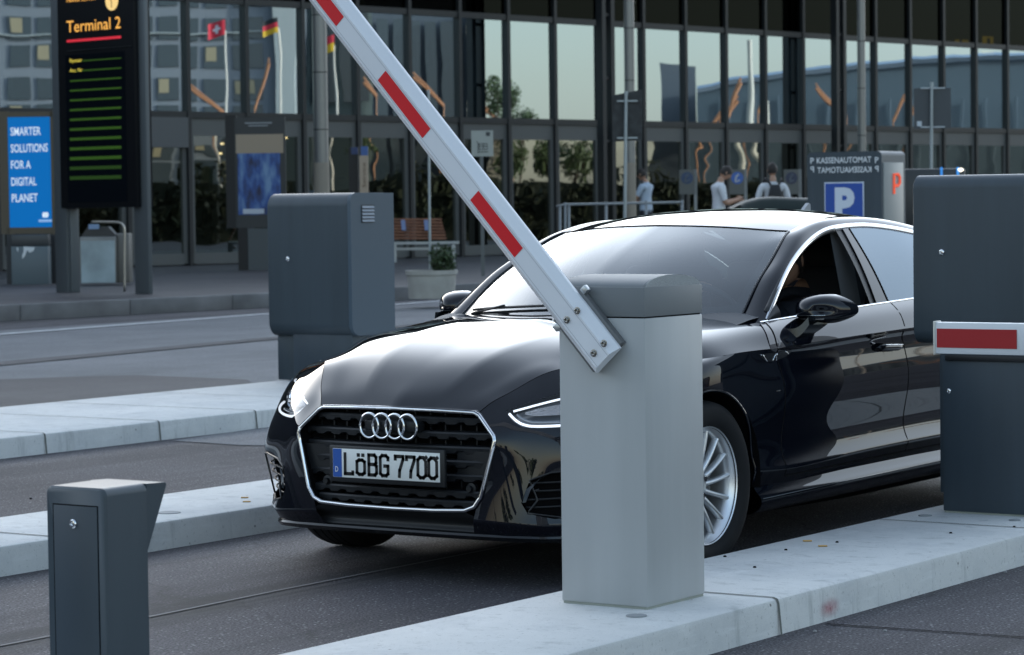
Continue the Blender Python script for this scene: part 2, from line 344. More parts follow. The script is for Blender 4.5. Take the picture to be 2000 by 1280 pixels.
# marks on the right island: cast-in anchor covers, bolt holes
for (px, py, rr) in ((1243, 1204, .033), (1807, 1008, .028), (1982, 1017, .024)):
    p = onZ(px, py, .12); b = MB(); b.lathe([(rr, 0), (rr, .004), (rr * .8, .005), (0, .005)], (p[0], p[1], .12), n=24)
    tag(b.build('anchor_cover', mat('cover_concrete', (.25, .27, .28), .8), smooth=30), kind='structure')
for (px, py) in ((305, 996), (1421, 1085),):
    p = onZ(px + 25, py + 6, .12); b = MB(); b.lathe([(.05, 0), (.05, .003), (0, .003)], (p[0], p[1], .12), n=24)
    if px < 400: tag(b.build('anchor_cover', mat('cover_concrete'), smooth=30), kind='structure')
for (px, py) in ((1577, 1058), (1607, 1068), (478, 973), (482, 981)):
    p = onZ(px, py, .12); b = MB(); b.frame_box(p + np.array([0, 0, .003]), np.array([(-.55, .83, 0), (.83, .55, 0), (0, 0, 1)]), (.034, .02, .004), .0015)
    o = b.build('dry_leaf', mat('leaf_tan', (.55, .33, .1), .7)); tag(o, 'small tan dry leaf lying on the pale concrete kerb island', 'leaf', 'dry leaves on the kerb islands')
lf = [o for o in S.objects if o.name.startswith('dry_leaf')]
for o, l in zip(lf, ('tan leaf on the right island, farther from its outer kerb edge', 'tan leaf on the right island, nearer its outer kerb edge', 'pale leaf on the island beside the black car, farther back', 'pale leaf on the island beside the black car, nearer the kerb edge')): o['label'] = l
for (px, py, z) in ((1416, 1088, .12), (1474, 1109, .12), (1535, 1075, .12), (1635, 1060, .12), (1857, 1042, .12), (1981, 1030, .12), (60, 975, .12), (1592, 1234, .002), (1729, 1233, .002), (1964, 1118, .002)):
    p = onZ(px, py, z); b = MB(); b.lathe([(0, -.002), (.007, 0), (.005, .005), (0, .006)], p, n=7)
    o = b.build('pebble', mat('pebble', (.3, .3, .3), .8) if z < .1 else gap_m); tag(o, kind='structure')
# worn pink spray mark on the kerb face
p = onY(1620, 1203, 1.866)
Mr = bpy.data.materials.new('spray_mark'); Mr.use_nodes = True; n_ = Mr.node_tree; b_ = n_.nodes['Principled BSDF']; b_.inputs['Base Color'].default_value = (.45, .07, .10, 1); b_.inputs['Roughness'].default_value = .8
tc_ = n_.nodes.new('ShaderNodeTexCoord'); gr = n_.nodes.new('ShaderNodeTexGradient'); gr.gradient_type = 'SPHERICAL'; mp_ = n_.nodes.new('ShaderNodeMapping'); mp_.inputs['Scale'].default_value = (12, 12, 26)
no_ = n_.nodes.new('ShaderNodeTexNoise'); no_.inputs['Scale'].default_value = 60; mu = n_.nodes.new('ShaderNodeMath'); mu.operation = 'MULTIPLY'
n_.links.new(tc_.outputs['Object'], mp_.inputs[0]); n_.links.new(mp_.outputs[0], gr.inputs[0]); n_.links.new(tc_.outputs['Object'], no_.inputs[0]); n_.links.new(gr.outputs['Fac'], mu.inputs[0]); n_.links.new(no_.outputs['Fac'], mu.inputs[1]); n_.links.new(mu.outputs[0], b_.inputs['Alpha'])
b = MB(); b.add([(-.09, 0, -.045), (.09, 0, -.045), (.09, 0, .045), (-.09, 0, .045)], [(0, 1, 2, 3)])
o = b.build('spray_mark', Mr); o.location = (p[0], 1.868, .045); tag(o, kind='structure')

# ------------------------------------------------------------------ barrier with raised boom
gx0, gx1, gy0, gy1 = 1.303, 1.667, 1.302, 1.627
BG = thing('barrier_gate', ((gx0 + gx1) / 2, (gy0 + gy1) / 2, .12), 'light grey steel barrier cabinet with a raised red and white striped boom', 'barrier')
cabm = mat('cabinet_grey', (.40, .415, .42), .42, .0, .4, bump=.04, bscale=900, vary=.055, vscale=9, stretch=(1, 1, .1))
capm = mat('cabinet_cap_grey', (.165, .18, .19), .55, bump=.06, bscale=900)
b = MB(); b.box(gx0, gx1, gy0, gy1, .128, 1.049, .004); b.build('cabinet', cabm, BG, smooth=35)
b = MB(); b.box(gx0 + .004, gx1 - .004, gy0 + .004, gy1 - .004, .119, .13); b.build('base_seal', mat('sealant', (.30, .32, .28), .8), BG)
b = MB(); b.box(gx0 + .006, gx1 - .006, gy0 + .006, gy1 - .006, 1.044, 1.056); b.build('seam', gap_m, BG)
b = MB(); z0, z1 = 1.053, 1.148
arc = [(gx0, z0), (gx0, z1)] + [(gx0 + (gx1 - gx0) * (.5 - .5 * math.cos(math.pi * t / 14)) , z1 + .036 * math.sin(math.pi * t / 14) ** .9) for t in range(1, 14)] + [(gx1, z1), (gx1, z0)]
b.box(gx0, gx1, gy0, gy1, z0, z1, .0022)
lid = b.build('lid', capm, BG, smooth=25)
b = MB(); ar2 = [(gx0 + .006 + (gx1 - gx0 - .012) * (.5 - .5 * math.cos(math.pi * t / 20)), z1 - .002 + .038 * math.sin(math.pi * t / 20)) for t in range(0, 21)]
b.prism([(x, z) for x, z in ar2], (0, gy0 + .006, 0), (1, 0, 0), (0, 0, 1), (0, gy1 - gy0 - .012, 0)); b.build('lid_dome', capm, lid, smooth=30)
spm = mat('speckled_plastic', (.30, .32, .33), .6, bump=.4, bscale=500, vary=.3, vscale=420)
b = MB(); b.prism([((x - 1.485) * .985 + 1.485, (z - z1) * .985 + z1 + .0005) for x, z in ar2], (0, gy1 - .005, 0), (1, 0, 0), (0, 0, 1), (0, .004, 0)); b.build('dome_end', spm, lid, smooth=30)
# boom: hexagonal aluminium profile
tB = np.array([0, .675, -.7378]); wB = np.array([0, .7378, .675]); xB = np.array([1., 0, 0])
nB = 1.7365; bo = wB * nB                      # a point of the boom's axis line (x added below)
def bpt(t, w, x): return tB * t + bo + wB * w + xB * x
prof = [(-.060, 1.700), (-.060, 1.713), (-.034, 1.744), (.034, 1.744), (.060, 1.713), (.060, 1.700)]
b = MB(); tl = np.linspace(-3.2, .348, 30); G = [[bpt(t, w, x) for w, x in prof + prof[:1]] for t in tl]; b.grid(G)
b.add([bpt(.348, w, x) for w, x in prof], [tuple(range(6))]); b.add([bpt(-3.2, w, x) for w, x in prof], [tuple(range(6))])
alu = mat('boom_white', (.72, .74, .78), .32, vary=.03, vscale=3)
boom = b.build('boom', alu, BG, merge=1e-5, smooth=20)
for (w_) in (-.0265, .0265):                    # fine rolled grooves beside the flat
    b = MB(); G = [[bpt(t, w_ - .0008, 1.7446), bpt(t, w_ + .0008, 1.7446)] for t in (-3.2, .348)]; b.grid(G); b.build('groove', mat('groove', (.42, .44, .48), .5), boom)
def tproj(px, py): q = onX(px, py, 1.745); return q @ tB
for (a, c) in ((tproj(935, 372), tproj(1014, 493)), (tproj(746, 147), tproj(832, 262)), (tproj(557, -80), tproj(661, 46)), (-1.45, -1.72), (-1.95, -2.2), (-2.45, -2.7)):
    b = MB(); b.add([bpt(t, w, 1.7452) for t, w in ((a, -.0225), (c, -.0225), (c, .0225), (a, .0225))], [(0, 1, 2, 3)]); b.build('stripe', red_p, boom)
b = MB(); b.frame_box(bpt(.222, -.002, 1.684), np.array([tB, wB, xB]), (.225, .146, .03), .003); br = b.build('mounting_plate', mat('plate_grey', (.16, .165, .17), .5, .3), BG, smooth=30)
for px, py in ((1128, 607), (1107.5, 625), (1180, 671), (1160, 690)):
    q = onX(px, py, 1.744); b = MB(); b.lathe([(0, .001), (.0115, .001), (.012, .0025), (.0085, .003), (.008, .0095), (.006, .0105), (.0042, .0095), (.0038, .004), (0, .004)], q, (1, 0, 0), 18)
    b.build('bolt', mat('bolt_steel', (.32, .31, .29), .3, 1), boom, smooth=35)
for t, w in ((.0, .082), (.0, -.082)):
    b = MB(); q = bpt(tproj(1118, 600) - .03 if w > 0 else tproj(1090, 620) + .0, w * .98, 1.69)
    b.frame_box(q, np.array([tB, wB, xB]), (.022, .024, .02), .003); b.build('clamp_nut', steel, br, smooth=30)

# ------------------------------------------------------------------ second boom, closed across the next lane
x2 = .334; yt = onX(1826, 660, x2)[1]
BB = thing('barrier_boom', (x2, yt + 1.5, .878), 'level white barrier boom with a dark red band in front of the right machine', 'barrier boom')
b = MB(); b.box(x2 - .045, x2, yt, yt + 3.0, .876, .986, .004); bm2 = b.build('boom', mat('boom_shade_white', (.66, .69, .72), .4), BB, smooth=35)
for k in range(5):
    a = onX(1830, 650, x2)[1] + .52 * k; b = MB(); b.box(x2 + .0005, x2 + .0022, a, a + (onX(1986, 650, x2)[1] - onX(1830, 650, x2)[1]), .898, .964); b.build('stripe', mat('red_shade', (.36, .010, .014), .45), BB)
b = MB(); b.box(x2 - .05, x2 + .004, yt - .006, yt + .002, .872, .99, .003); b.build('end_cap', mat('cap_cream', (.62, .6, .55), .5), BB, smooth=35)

island(yt + 2.2, yt + 2.95, -1.2, 1.6, (.9,))
b = MB(); b.box(x2 - .40, x2 - .075, yt + 2.4, yt + 2.73, .12, .86, .004); b.build('cabinet', cabm, BB, smooth=35)
b = MB(); b.box(x2 - .40, x2 - .075, yt + 2.4, yt + 2.73, .866, 1.0, .004); b.build('lid', capm, BB, smooth=35)
b = MB(); b.box(x2 - .08, x2 - .044, yt + 2.48, yt + 2.68, .86, .995, .004); b.build('mounting_plate', mat('plate_grey'), BB, smooth=35)

# ------------------------------------------------------------------ the right ticket machine
xf = -1.25
RM = thing('ticket_machine', (xf - .3, 1.45, .12), 'large grey blue ticket machine on the kerb island behind the level boom', 'ticket machine', 'grey blue ticket machines')
yl = onX(1783, 500, xf)[1]; zt = onX(1800, 343, xf)[2]; zb = onX(1800, 671, xf)[2]; yr = onX(2010, 500, xf)[1]
def rounded_housing(name, x0, x1, y0, y1, z0, z1, r, m_, parent):
    """box whose top and bottom front and rear edges are rolled round in the x-z section"""
    b = MB(); sec = []
    for cx, cz, a0 in ((x1 - r, z0 + r, -90), (x1 - r, z1 - r, 0), (x0 + r, z1 - r, 90), (x0 + r, z0 + r, 180)):
        for k in range(9): a = R(a0 + 90 * k / 8); sec.append((cx + r * math.cos(a), cz + r * math.sin(a)))
    e = .004; n = len(sec); cx, cz = (x0 + x1) / 2, (z0 + z1) / 2
    sh = lambda p: (cx + (p[0] - cx) * (1 - 2 * e / (x1 - x0)), cz + (p[1] - cz) * (1 - 2 * e / (z1 - z0)))
    rings = [[(p[0], y0, p[1]) for p in map(sh, sec)], [(p[0], y0 + e, p[1]) for p in sec], [(p[0], y1 - e, p[1]) for p in sec], [(p[0], y1, p[1]) for p in map(sh, sec)]]
    vs = [q for rr in rings for q in rr]; fs = [(i * n + k, i * n + (k + 1) % n, (i + 1) * n + (k + 1) % n, (i + 1) * n + k) for i in range(3) for k in range(n)]
    fs += [tuple(range(n))[::-1], tuple(range(3 * n, 4 * n))]; b.add(vs, fs)
    return b.build(name, m_, parent, smooth=40)
def lock(parent, q, ax, r=.012, m_=None):
    b = MB(); b.lathe([(0, 0), (r, 0), (r * 1.05, r * .3), (r * .8, r * .55), (r * .45, r * .6), (r * .4, r * .35), (0, r * .35)], q, ax, 20); o = b.build('lock', chrome, parent, smooth=35); return o
hs = rounded_housing('housing', xf - .55, xf, yl, yr - .02, zb, zt, .055, dgrey, RM)
b = MB(); b.box(xf - .53, xf - .02, yr - .0195, yr + .03, zb + .02, zt - .015, .01); b.build('side_panel', mat('side_grey', (.11, .13, .145), .4), RM, smooth=35)
lock(RM, onX(1839, 493, xf + .0005), (1, 0, 0))
yp = onX(1842, 900, xf - .03)[1]; b = MB(); b.box(xf - .48, xf - .03, yp, yr, .128, zb + .02, .004); ped = b.build('pedestal', dgrey2, RM, smooth=35)
b = MB(); b.box(xf - .50, xf - .06, yp - .028, yp - .002, .20, zb - .004, .004); b.build('rear_cover', dgrey, RM, smooth=35)
b = MB(); b.box(xf - .47, xf - .035, yp + .003, yr, .118, .13); b.build('base_seal', mat('sealant'), RM)
b = MB(); b.box(xf - .032, xf - .018, yp + .015, yr - .01, zb - .07, zb - .045, .004); b.build('top_rail', black, ped, smooth=35)
lock(RM, onX(1853, 764, xf - .0295), (1, 0, 0), .010)

# ------------------------------------------------------------------ the left ticket machine, on the far island
xl = -6.95
LM = thing('ticket_machine', (xl - .3, -6.4, .12), 'tall grey blue ticket machine with a small louvre, left of the black car', 'ticket machine', 'grey blue ticket machines')
ya, yb_ = onX(523, 500, xl)[1], onX(684, 500, xl)[1]; zt2, zb2 = onX(600, 378, xl)[2], onX(600, 658, xl)[2]
xe = onY(768, 500, yb_)[0]
rounded_housing('housing', xe, xl, ya, yb_ - .02, zb2, zt2, .1, dgrey, LM)
b = MB(); sec = []
for cx, cz, a0, r_ in ((xl - .09, zb2 + .10, -90, .09), (xl - .06, zt2 - .062, 0, .06)):
    for k in range(7): a = R(a0 + 90 * k / 6); sec.append((cx + r_ * math.cos(a), cz + r_ * math.sin(a)))
sec += [(xe, zt2 - .002), (xe, zb2 + .01)]
b.prism(sec, (0, yb_ - .02, 0), (1, 0, 0), (0, 0, 1), (0, .03, 0)); b.build('side_panel', mat('side_blue_grey', (.062, .092, .122), .35), LM, smooth=40)
q0 = onY(718, 418, yb_ + .01)
b = MB(); b.box(q0[0] - .078, q0[0] + .078, yb_ + .0102, yb_ + .013, q0[2] - .066, q0[2] + .066); vn = b.build('vent', black, LM)
for k in range(5):
    b = MB(); z = q0[2] + .05 - k * .025; b.frame_box((q0[0], yb_ + .016, z), np.array([(1, 0, 0), (0, .9, .43), (0, -.43, .9)]), (.145, .004, .018)); b.build('louvre', mat('louvre_grey', (.2, .24, .29), .35), vn)
lock(LM, onX(562, 506, xl + .0005), (1, 0, 0), .017)
yq = onX(571, 720, xl - .05)[1]
b = MB(); b.box(xe + .05, xl - .05, yq + .01, yb_ - .03, .125, zb2 + .02, .005); b.build('pedestal', dgrey2, LM, smooth=35)
b = MB(); b.box(xe + .03, xl - .1, onX(543, 720, xl - .1)[1], yq - .01, .125, zb2 + .02, .005); b.build('rear_cover', dgrey, LM, smooth=35)

# ------------------------------------------------------------------ reader post in the left foreground
def reader_post(c, label, wx, wy, ztop, wedge=True):
    P = thing('reader_post', (c[0], c[1], .12), label, 'post', 'grey blue reader posts')
    x0, x1, y0, y1 = c[0] - wx / 2, c[0] + wx / 2, c[1] - wy / 2, c[1] + wy / 2
    b = MB(); r = .02; sec = []
    for cy, cz, a0 in ((y1 - r, ztop - r, 0), (y0 + r, ztop - r, 90)):
        for k in range(9): a = R(a0 + 90 * k / 8); sec.append((cy + r * math.cos(a), cz + r * math.sin(a)))
    sec += [(y0, .12), (y1, .12)]; e = .005; n = len(sec); cy = (y0 + y1) / 2
    sh = [(cy + (p[0] - cy) * (1 - 2 * e / wy), p[1] - e) for p in sec]
    rings = [[(x0, *p) for p in sh], [(x0 + e, *p) for p in sec], [(x1 - e, *p) for p in sec], [(x1, *p) for p in sh]]
    b.add([q for rr in rings for q in rr], [(i * n + k, i * n + (k + 1) % n, (i + 1) * n + (k + 1) % n, (i + 1) * n + k) for i in range(3) for k in range(n)] + [tuple(range(n))[::-1], tuple(range(3 * n, 4 * n))])
    b.build('body', dgrey, P, smooth=40)
    dy0, dy1, dz = y0 + wy * .12, y1 - wy * .13, ztop - .042
    b = MB(); b.box(x1 - .002, x1 + .0006, dy0, dy1, .14, dz); b.build('door_gap', gap_m, P)
    b = MB(); b.box(x1 - .002, x1 + .0016, dy0 + .003, dy1 - .003, .143, dz - .003, .001); dr = b.build('door', dgrey2, P, smooth=40)
    if wedge:
        lock(dr, (x1 + .0016, y0 + wy * .47, ztop - .088), (1, 0, 0), .0105)
        b = MB(); b.prism([(0, -.001), (.066, -.003), (.072, -.007), (.072, -.012), (.0, -.165)], (x0 + .001, y0 + .004, ztop), (-1, 0, 0), (0, 0, 1), (0, wy - .008, 0)); b.build('reader_hood', dgrey, P, smooth=30)
    return P
reader_post((4.202, 1.613), 'short grey blue reader post with a round lock, front left corner', .15, .195, .752)
reader_post((5.05, .985 - .075), 'grey blue post cut off by the left edge of the view', .2, .16, .80, False)

# ====================================================================== the black car
paint = bpy.data.materials.new('black_car_paint'); paint.use_nodes = True; b_ = paint.node_tree.nodes['Principled BSDF']
b_.inputs['Base Color'].default_value = (.004, .005, .009, 1); b_.inputs['Roughness'].default_value = .3; b_.inputs['Specular IOR Level'].default_value = .0
b_.inputs['Coat Weight'].default_value = 1; b_.inputs['Coat Roughness'].default_value = .015; b_.inputs['Coat IOR'].default_value = 1.5
gl_ws = glass('windscreen_glass', (.75, .85, .85), .18, tr=.92)
gl_side = glass('side_glass', (.30, .36, .40), .12, tr=.5, gcol=(.75, .88, 1.))
gl_lamp = glass('lamp_glass', (.95, .97, 1), .045, tr=.98)
int_d = mat('interior_dark', (.03, .03, .033), .7)
int_g = mat('interior_grey', (.12, .125, .13), .7)
rub = mat('tyre_rubber', (.010, .0105, .012), .75, spec=.25)
rimm = mat('rim_silver', (.74, .76, .79), .33, .8)
lampg = mat('lamp_reflector', (.75, .77, .8), .15, .9)
drl = mat('light_guide', (.85, .88, .92), .25, 0, .6, coat=.5, emit=(.85, .92, 1), estr=.7)  # weak glow stands in for sky light caught by the guides
CAR = thing('car', (-1.4, 0, 0), 'glossy black four door car waiting behind the raised barrier', 'car')

T = [(.777,.37,.652),(.735,.40,.688),(.675,.447,.724),(.575,.512,.780),(.465,.585,.806),(.25,.705,.806),(-.03,.858,.815),(-.235,.895,.828),(-.565,.915,.832),(-1.13,.918,.849),(-1.73,.918,.861),(-2.3,.915,.87),(-2.82,.91,.876),(-3.3,.875,.88),(-3.65,.80,.885),(-3.82,.66,.885)]
A = [(.785,.385,.635),(.755,.43,.650),(.715,.49,.672),(.635,.57,.705),(.54,.66,.728),(.35,.81,.752),(.04,.898,.775),(-.22,.905,.797),(-.55,.898,.798),(-1.13,.897,.812),(-1.73,.897,.824),(-2.3,.90,.83),(-2.82,.905,.83),(-3.3,.885,.83),(-3.68,.82,.83),(-3.86,.68,.83)]
B = [(.804,.455,.562),(.785,.49,.572),(.755,.535,.582),(.71,.60,.592),(.655,.675,.598),(.51,.80,.61),(.05,.91,.64),(-.22,.915,.67),(-.55,.909,.69),(-1.13,.908,.70),(-1.73,.908,.71),(-2.3,.912,.71),(-2.82,.92,.70),(-3.3,.90,.69),(-3.7,.83,.68),(-3.88,.69,.68)]
C = [(.812,.425,.45),(.80,.475,.45),(.775,.535,.45),(.735,.605,.45),(.68,.69,.45),(.53,.845,.45),(.05,.925,.49),(-.22,.915,.54),(-.55,.902,.56),(-1.13,.901,.57),(-1.73,.901,.575),(-2.3,.908,.575),(-2.82,.92,.55),(-3.3,.905,.52),(-3.7,.84,.5),(-3.88,.70,.5)]
D = [(.819,.383,.312),(.812,.45,.312),(.79,.53,.312),(.75,.605,.312),(.68,.675,.312),(.53,.805,.312),(.05,.915,.34),(-.22,.90,.42),(-.55,.884,.425),(-1.13,.884,.435),(-1.73,.884,.445),(-2.3,.89,.45),(-2.82,.905,.42),(-3.3,.895,.36),(-3.68,.83,.34),(-3.84,.70,.34)]
E = [(.822,.365,.25),(.818,.44,.247),(.80,.525,.242),(.765,.61,.238),(.69,.685,.237),(.53,.81,.235),(.05,.91,.26),(-.22,.905,.35),(-.55,.907,.352),(-1.13,.908,.36),(-1.73,.909,.37),(-2.3,.91,.37),(-2.82,.905,.34),(-3.3,.89,.28),(-3.66,.82,.26),(-3.8,.70,.26)]
F = [(.785,.345,.192),(.785,.43,.192),(.775,.515,.191),(.74,.595,.190),(.67,.665,.188),(.50,.785,.182),(.05,.89,.2),(-.22,.885,.285),(-.55,.884,.283),(-1.13,.884,.292),(-1.73,.885,.30),(-2.3,.885,.30),(-2.82,.88,.28),(-3.3,.87,.22),(-3.64,.80,.2),(-3.78,.7,.2)]
H0 = [(.805,0,.663),(.765,0,.699),(.70,0,.742),(.60,0,.797),(.47,0,.846),(.27,0,.893),(.03,0,.928),(-.17,0,.949),(-.345,0,.962)]
H1 = [(0.787, 0.166, 0.661), (0.745, 0.18, 0.701), (0.69, 0.2, 0.744), (0.59, 0.225, 0.803), (0.46, 0.25, 0.853), (0.26, 0.285, 0.9), (0.02, 0.335, 0.932), (-0.2, 0.4, 0.947), (-0.455, 0.47, 0.9535)]
H2 = [(.783,.27,.657),(.742,.29,.692),(.682,.325,.732),(.58,.375,.789),(.46,.43,.833),(.26,.545,.869),(.02,.64,.893),(-.24,.705,.908),(-.600,.768,.930)]
H3 = [(.780,.325,.6545),(.739,.350,.6895),(.679,.39,.729),(.578,.448,.7855),(.463,.512,.821),(.255,.630,.841),(-.005,.762,.862),(-.238,.815,.876),(-.582,.862,.890)]
INN = [(-.626,.69,.937),(-.823,.66,1.077),(-.977,.635,1.159),(-1.168,.595,1.254),(-1.27,.572,1.286),(-1.5,.55,1.325),(-1.77,.53,1.341),(-2.0,.53,1.338),(-2.3,.54,1.315),(-2.7,.57,1.245),(-3.1,.62,1.13),(-3.45,.68,1.01)]
MID = [(-.645,.745,.948),(-.855,.71,1.092),(-1.015,.68,1.175),(-1.205,.645,1.258),(-1.34,.618,1.298),(-1.52,.60,1.327),(-1.77,.59,1.337),(-2.0,.59,1.333),(-2.3,.605,1.305),(-2.7,.64,1.232),(-3.1,.69,1.115),(-3.42,.76,.99)]
CHR = [(-.66,.785,.940),(-.88,.735,1.083),(-1.04,.70,1.166),(-1.22,.668,1.235),(-1.40,.64,1.281),(-1.53,.63,1.301),(-1.77,.62,1.311),(-1.98,.62,1.306),(-2.3,.64,1.274),(-2.7,.68,1.2),(-3.1,.735,1.085),(-3.38,.80,.985)]
RC0 = [(-1.13,0,1.316),(-1.42,0,1.362),(-1.75,0,1.384),(-2.0,0,1.383),(-2.3,0,1.365),(-2.7,0,1.30),(-3.1,0,1.19),(-3.45,0,1.06)]
RC1 = [(-1.165,.30,1.307),(-1.44,.29,1.353),(-1.755,.28,1.374),(-2.0,.28,1.372),(-2.3,.285,1.353),(-2.7,.30,1.287),(-3.1,.33,1.175),(-3.45,.36,1.05)]
BELT = [(-.60,.790,.931),(-1.13,.815,.953),(-1.73,.820,.973),(-2.3,.815,.99),(-2.82,.80,1.0),(-3.3,.785,.995),(-3.42,.765,.988)]

def smooth_bm(grids, merge=1e-4):
    bm = bmesh.new()
    for G in grids:
        vs = [[bm.verts.new(p) for p in row] for row in G]
        for i in range(len(vs) - 1):
            for j in range(len(vs[0]) - 1): bm.faces.new((vs[i][j], vs[i][j + 1], vs[i + 1][j + 1], vs[i + 1][j]))
    bmesh.ops.remove_doubles(bm, verts=bm.verts, dist=merge)
    bmesh.ops.recalc_face_normals(bm, faces=bm.faces)
    return bm
def orient(bm, test):
    """make the faces look outwards: test gives a direction that should face out"""
    s = sum(f.normal.dot(Vector(test(f.calc_center_median()))) * f.calc_area() for f in bm.faces)
    if s < 0: bmesh.ops.reverse_faces(bm, faces=bm.faces)
    bm.normal_update()
def keep_normals(bm):
    l = bm.verts.layers.float_vector.get('nn') or bm.verts.layers.float_vector.new('nn')
    bm.normal_update()
    for v in bm.verts: v[l] = v.normal
def cut(bm, poly, ax, keep, only=lambda c: True):
    """cut a convex outline (2D, axes ax) through the sheet. keep: 'out' leaves a hole, 'in' keeps the piece, 'split' returns the piece as a bmesh"""
    i, j = ax; n = len(poly); lo = [min(p[k] for p in poly) for k in (0, 1)]; hi = [max(p[k] for p in poly) for k in (0, 1)]
    k = 3 - i - j; ex = Vector([1. if q == k else 0. for q in range(3)])
    ar = sum(poly[a][0] * poly[(a + 1) % n][1] - poly[(a + 1) % n][0] * poly[a][1] for a in range(n)); sg = 1 if ar > 0 else -1
    for a in range(n):
        p, q = poly[a], poly[(a + 1) % n]; d = Vector((0, 0, 0)); d[i] = q[0] - p[0]; d[j] = q[1] - p[1]
        if d.length < 1e-6: continue
        co = Vector((0, 0, 0)); co[i] = p[0]; co[j] = p[1]; no = d.cross(ex).normalized()
        l0 = [min(p[k_], q[k_]) - .02 for k_ in (0, 1)]; l1 = [max(p[k_], q[k_]) + .02 for k_ in (0, 1)]
        fs = [f for f in bm.faces if only(f.calc_center_median()) and max(v.co[i] for v in f.verts) > l0[0] and min(v.co[i] for v in f.verts) < l1[0] and max(v.co[j] for v in f.verts) > l0[1] and min(v.co[j] for v in f.verts) < l1[1]]
        ge = list({e for f in fs for e in f.edges}) + list({v for f in fs for v in f.verts}) + fs
        bmesh.ops.bisect_plane(bm, geom=ge, dist=1e-6, plane_co=co, plane_no=no)
    def inside(c):
        for a in range(n):
            p, q = poly[a], poly[(a + 1) % n]
            if sg * ((q[0] - p[0]) * (c[j] - p[1]) - (q[1] - p[1]) * (c[i] - p[0])) < 0: return False
        return True
    bm.normal_update()
    ins = [f for f in bm.faces if only(f.calc_center_median()) and inside(f.calc_center_median())]
    if keep == 'out': bmesh.ops.delete(bm, geom=ins, context='FACES'); return None
    if keep == 'in':
        s_ = set(ins); bmesh.ops.delete(bm, geom=[f for f in bm.faces if f not in s_], context='FACES'); return None
    c2 = bm.copy(); idx = {f.index for f in ins}
    bm.faces.index_update(); ids = {f.index for f in ins}; c2.faces.ensure_lookup_table()
    s2 = [f for k_, f in enumerate(c2.faces) if k_ not in ids]
    bmesh.ops.delete(c2, geom=s2, context='FACES'); bmesh.ops.delete(bm, geom=ins, context='FACES'); return c2
def flipped(bm):
    c = bm.copy(); l = c.verts.layers.float_vector.get('nn')
    for v in c.verts:
        v.co.y *= -1
        if l: n_ = v[l]; v[l] = Vector((n_.x, -n_.y, n_.z))
    bmesh.ops.reverse_faces(c, faces=c.faces); return c
def joined(*bms):
    o = bmesh.new()
    for b in bms:
        t = bpy.data.meshes.new('t'); b.to_mesh(t); o.from_mesh(t); bpy.data.meshes.remove(t)
    return o
def to_obj(bm, name, m_, parent, thick=0., use_nn=True):
    me = bpy.data.meshes.new(name); off = Vector(parent_loc(parent))
    l = bm.verts.layers.float_vector.get('nn'); nn = [tuple(v[l]) for v in bm.verts] if (l and use_nn) else None
    if nn and any(Vector(q).length < .2 for q in nn):
        bm.normal_update(); nn = [q if Vector(q).length > .2 else tuple(v.normal) for q, v in zip(nn, bm.verts)]
    bmesh.ops.translate(bm, verts=bm.verts, vec=-off)
    bm.to_mesh(me); me.materials.append(m_)
    for p in me.polygons: p.use_smooth = True
    if nn: me.normals_split_custom_set_from_vertices([tuple(Vector(q).normalized()) for q in nn])
    o = bpy.data.objects.new(name, me); COL.objects.link(o); o.parent = parent
    return o

# ---- skin of the left half, from the grille edge round the corner to the tail
skin_g = loft([T, A, B, C, D, E, F], su=8, sv=7, crease=(5,))
skin = smooth_bm(skin_g); orient(skin, lambda c: (c.x * .8 + 1.2 if c.x > .2 else (c.x + 3.3 if c.x < -3.3 else 0), 1, 0))
sh_T = [(-.47, .912, .8305)] + T[9:14] + [(-3.45, .855, .882)]
sh_M = [(-.53, .860, .889), (-1.13, .876, .908), (-1.73, .879, .925), (-2.3, .876, .94), (-2.82, .868, .95), (-3.3, .84, .95), (-3.44, .82, .945)]
shoulder = smooth_bm(loft([sh_T, sh_M, BELT], su=8, sv=8)); orient(shoulder, lambda c: (0, 1, .5))
hood = smooth_bm(loft([H0, H1, H2, H3, T[:9]], su=8, sv=7, crease=(1,))); orient(hood, lambda c: (.2, 0, 1))
rail = smooth_bm(loft([[(-.545, .715, .895)] + INN, [(-.56, .775, .895)] + MID, [(-.585, .815, .885)] + CHR], su=6, sv=6)); orient(rail, lambda c: (0, .5, 1))
roof = smooth_bm(loft([RC0, RC1, INN[4:]], su=6, sv=8)); orient(roof, lambda c: (0, 0, 1))
for q in (skin, shoulder, hood): keep_normals(q)
# roof and rail share one smooth surface, with the mirrored half
rr = joined(roof, rail); rr2 = joined(rr, flipped(rr)); bmesh.ops.remove_doubles(rr2, verts=rr2.verts, dist=2e-3); bmesh.ops.recalc_face_normals(rr2, faces=rr2.faces); orient(rr2, lambda c: (0, 0, 1)); keep_normals(rr2)
# soften the hood's centre line: both halves share normals there
l = hood.verts.layers.float_vector['nn']
for v in hood.verts:
    if abs(v.co.y) < 1e-4: n_ = v[l]; v[l] = Vector((n_.x, 0, n_.z)).normalized()

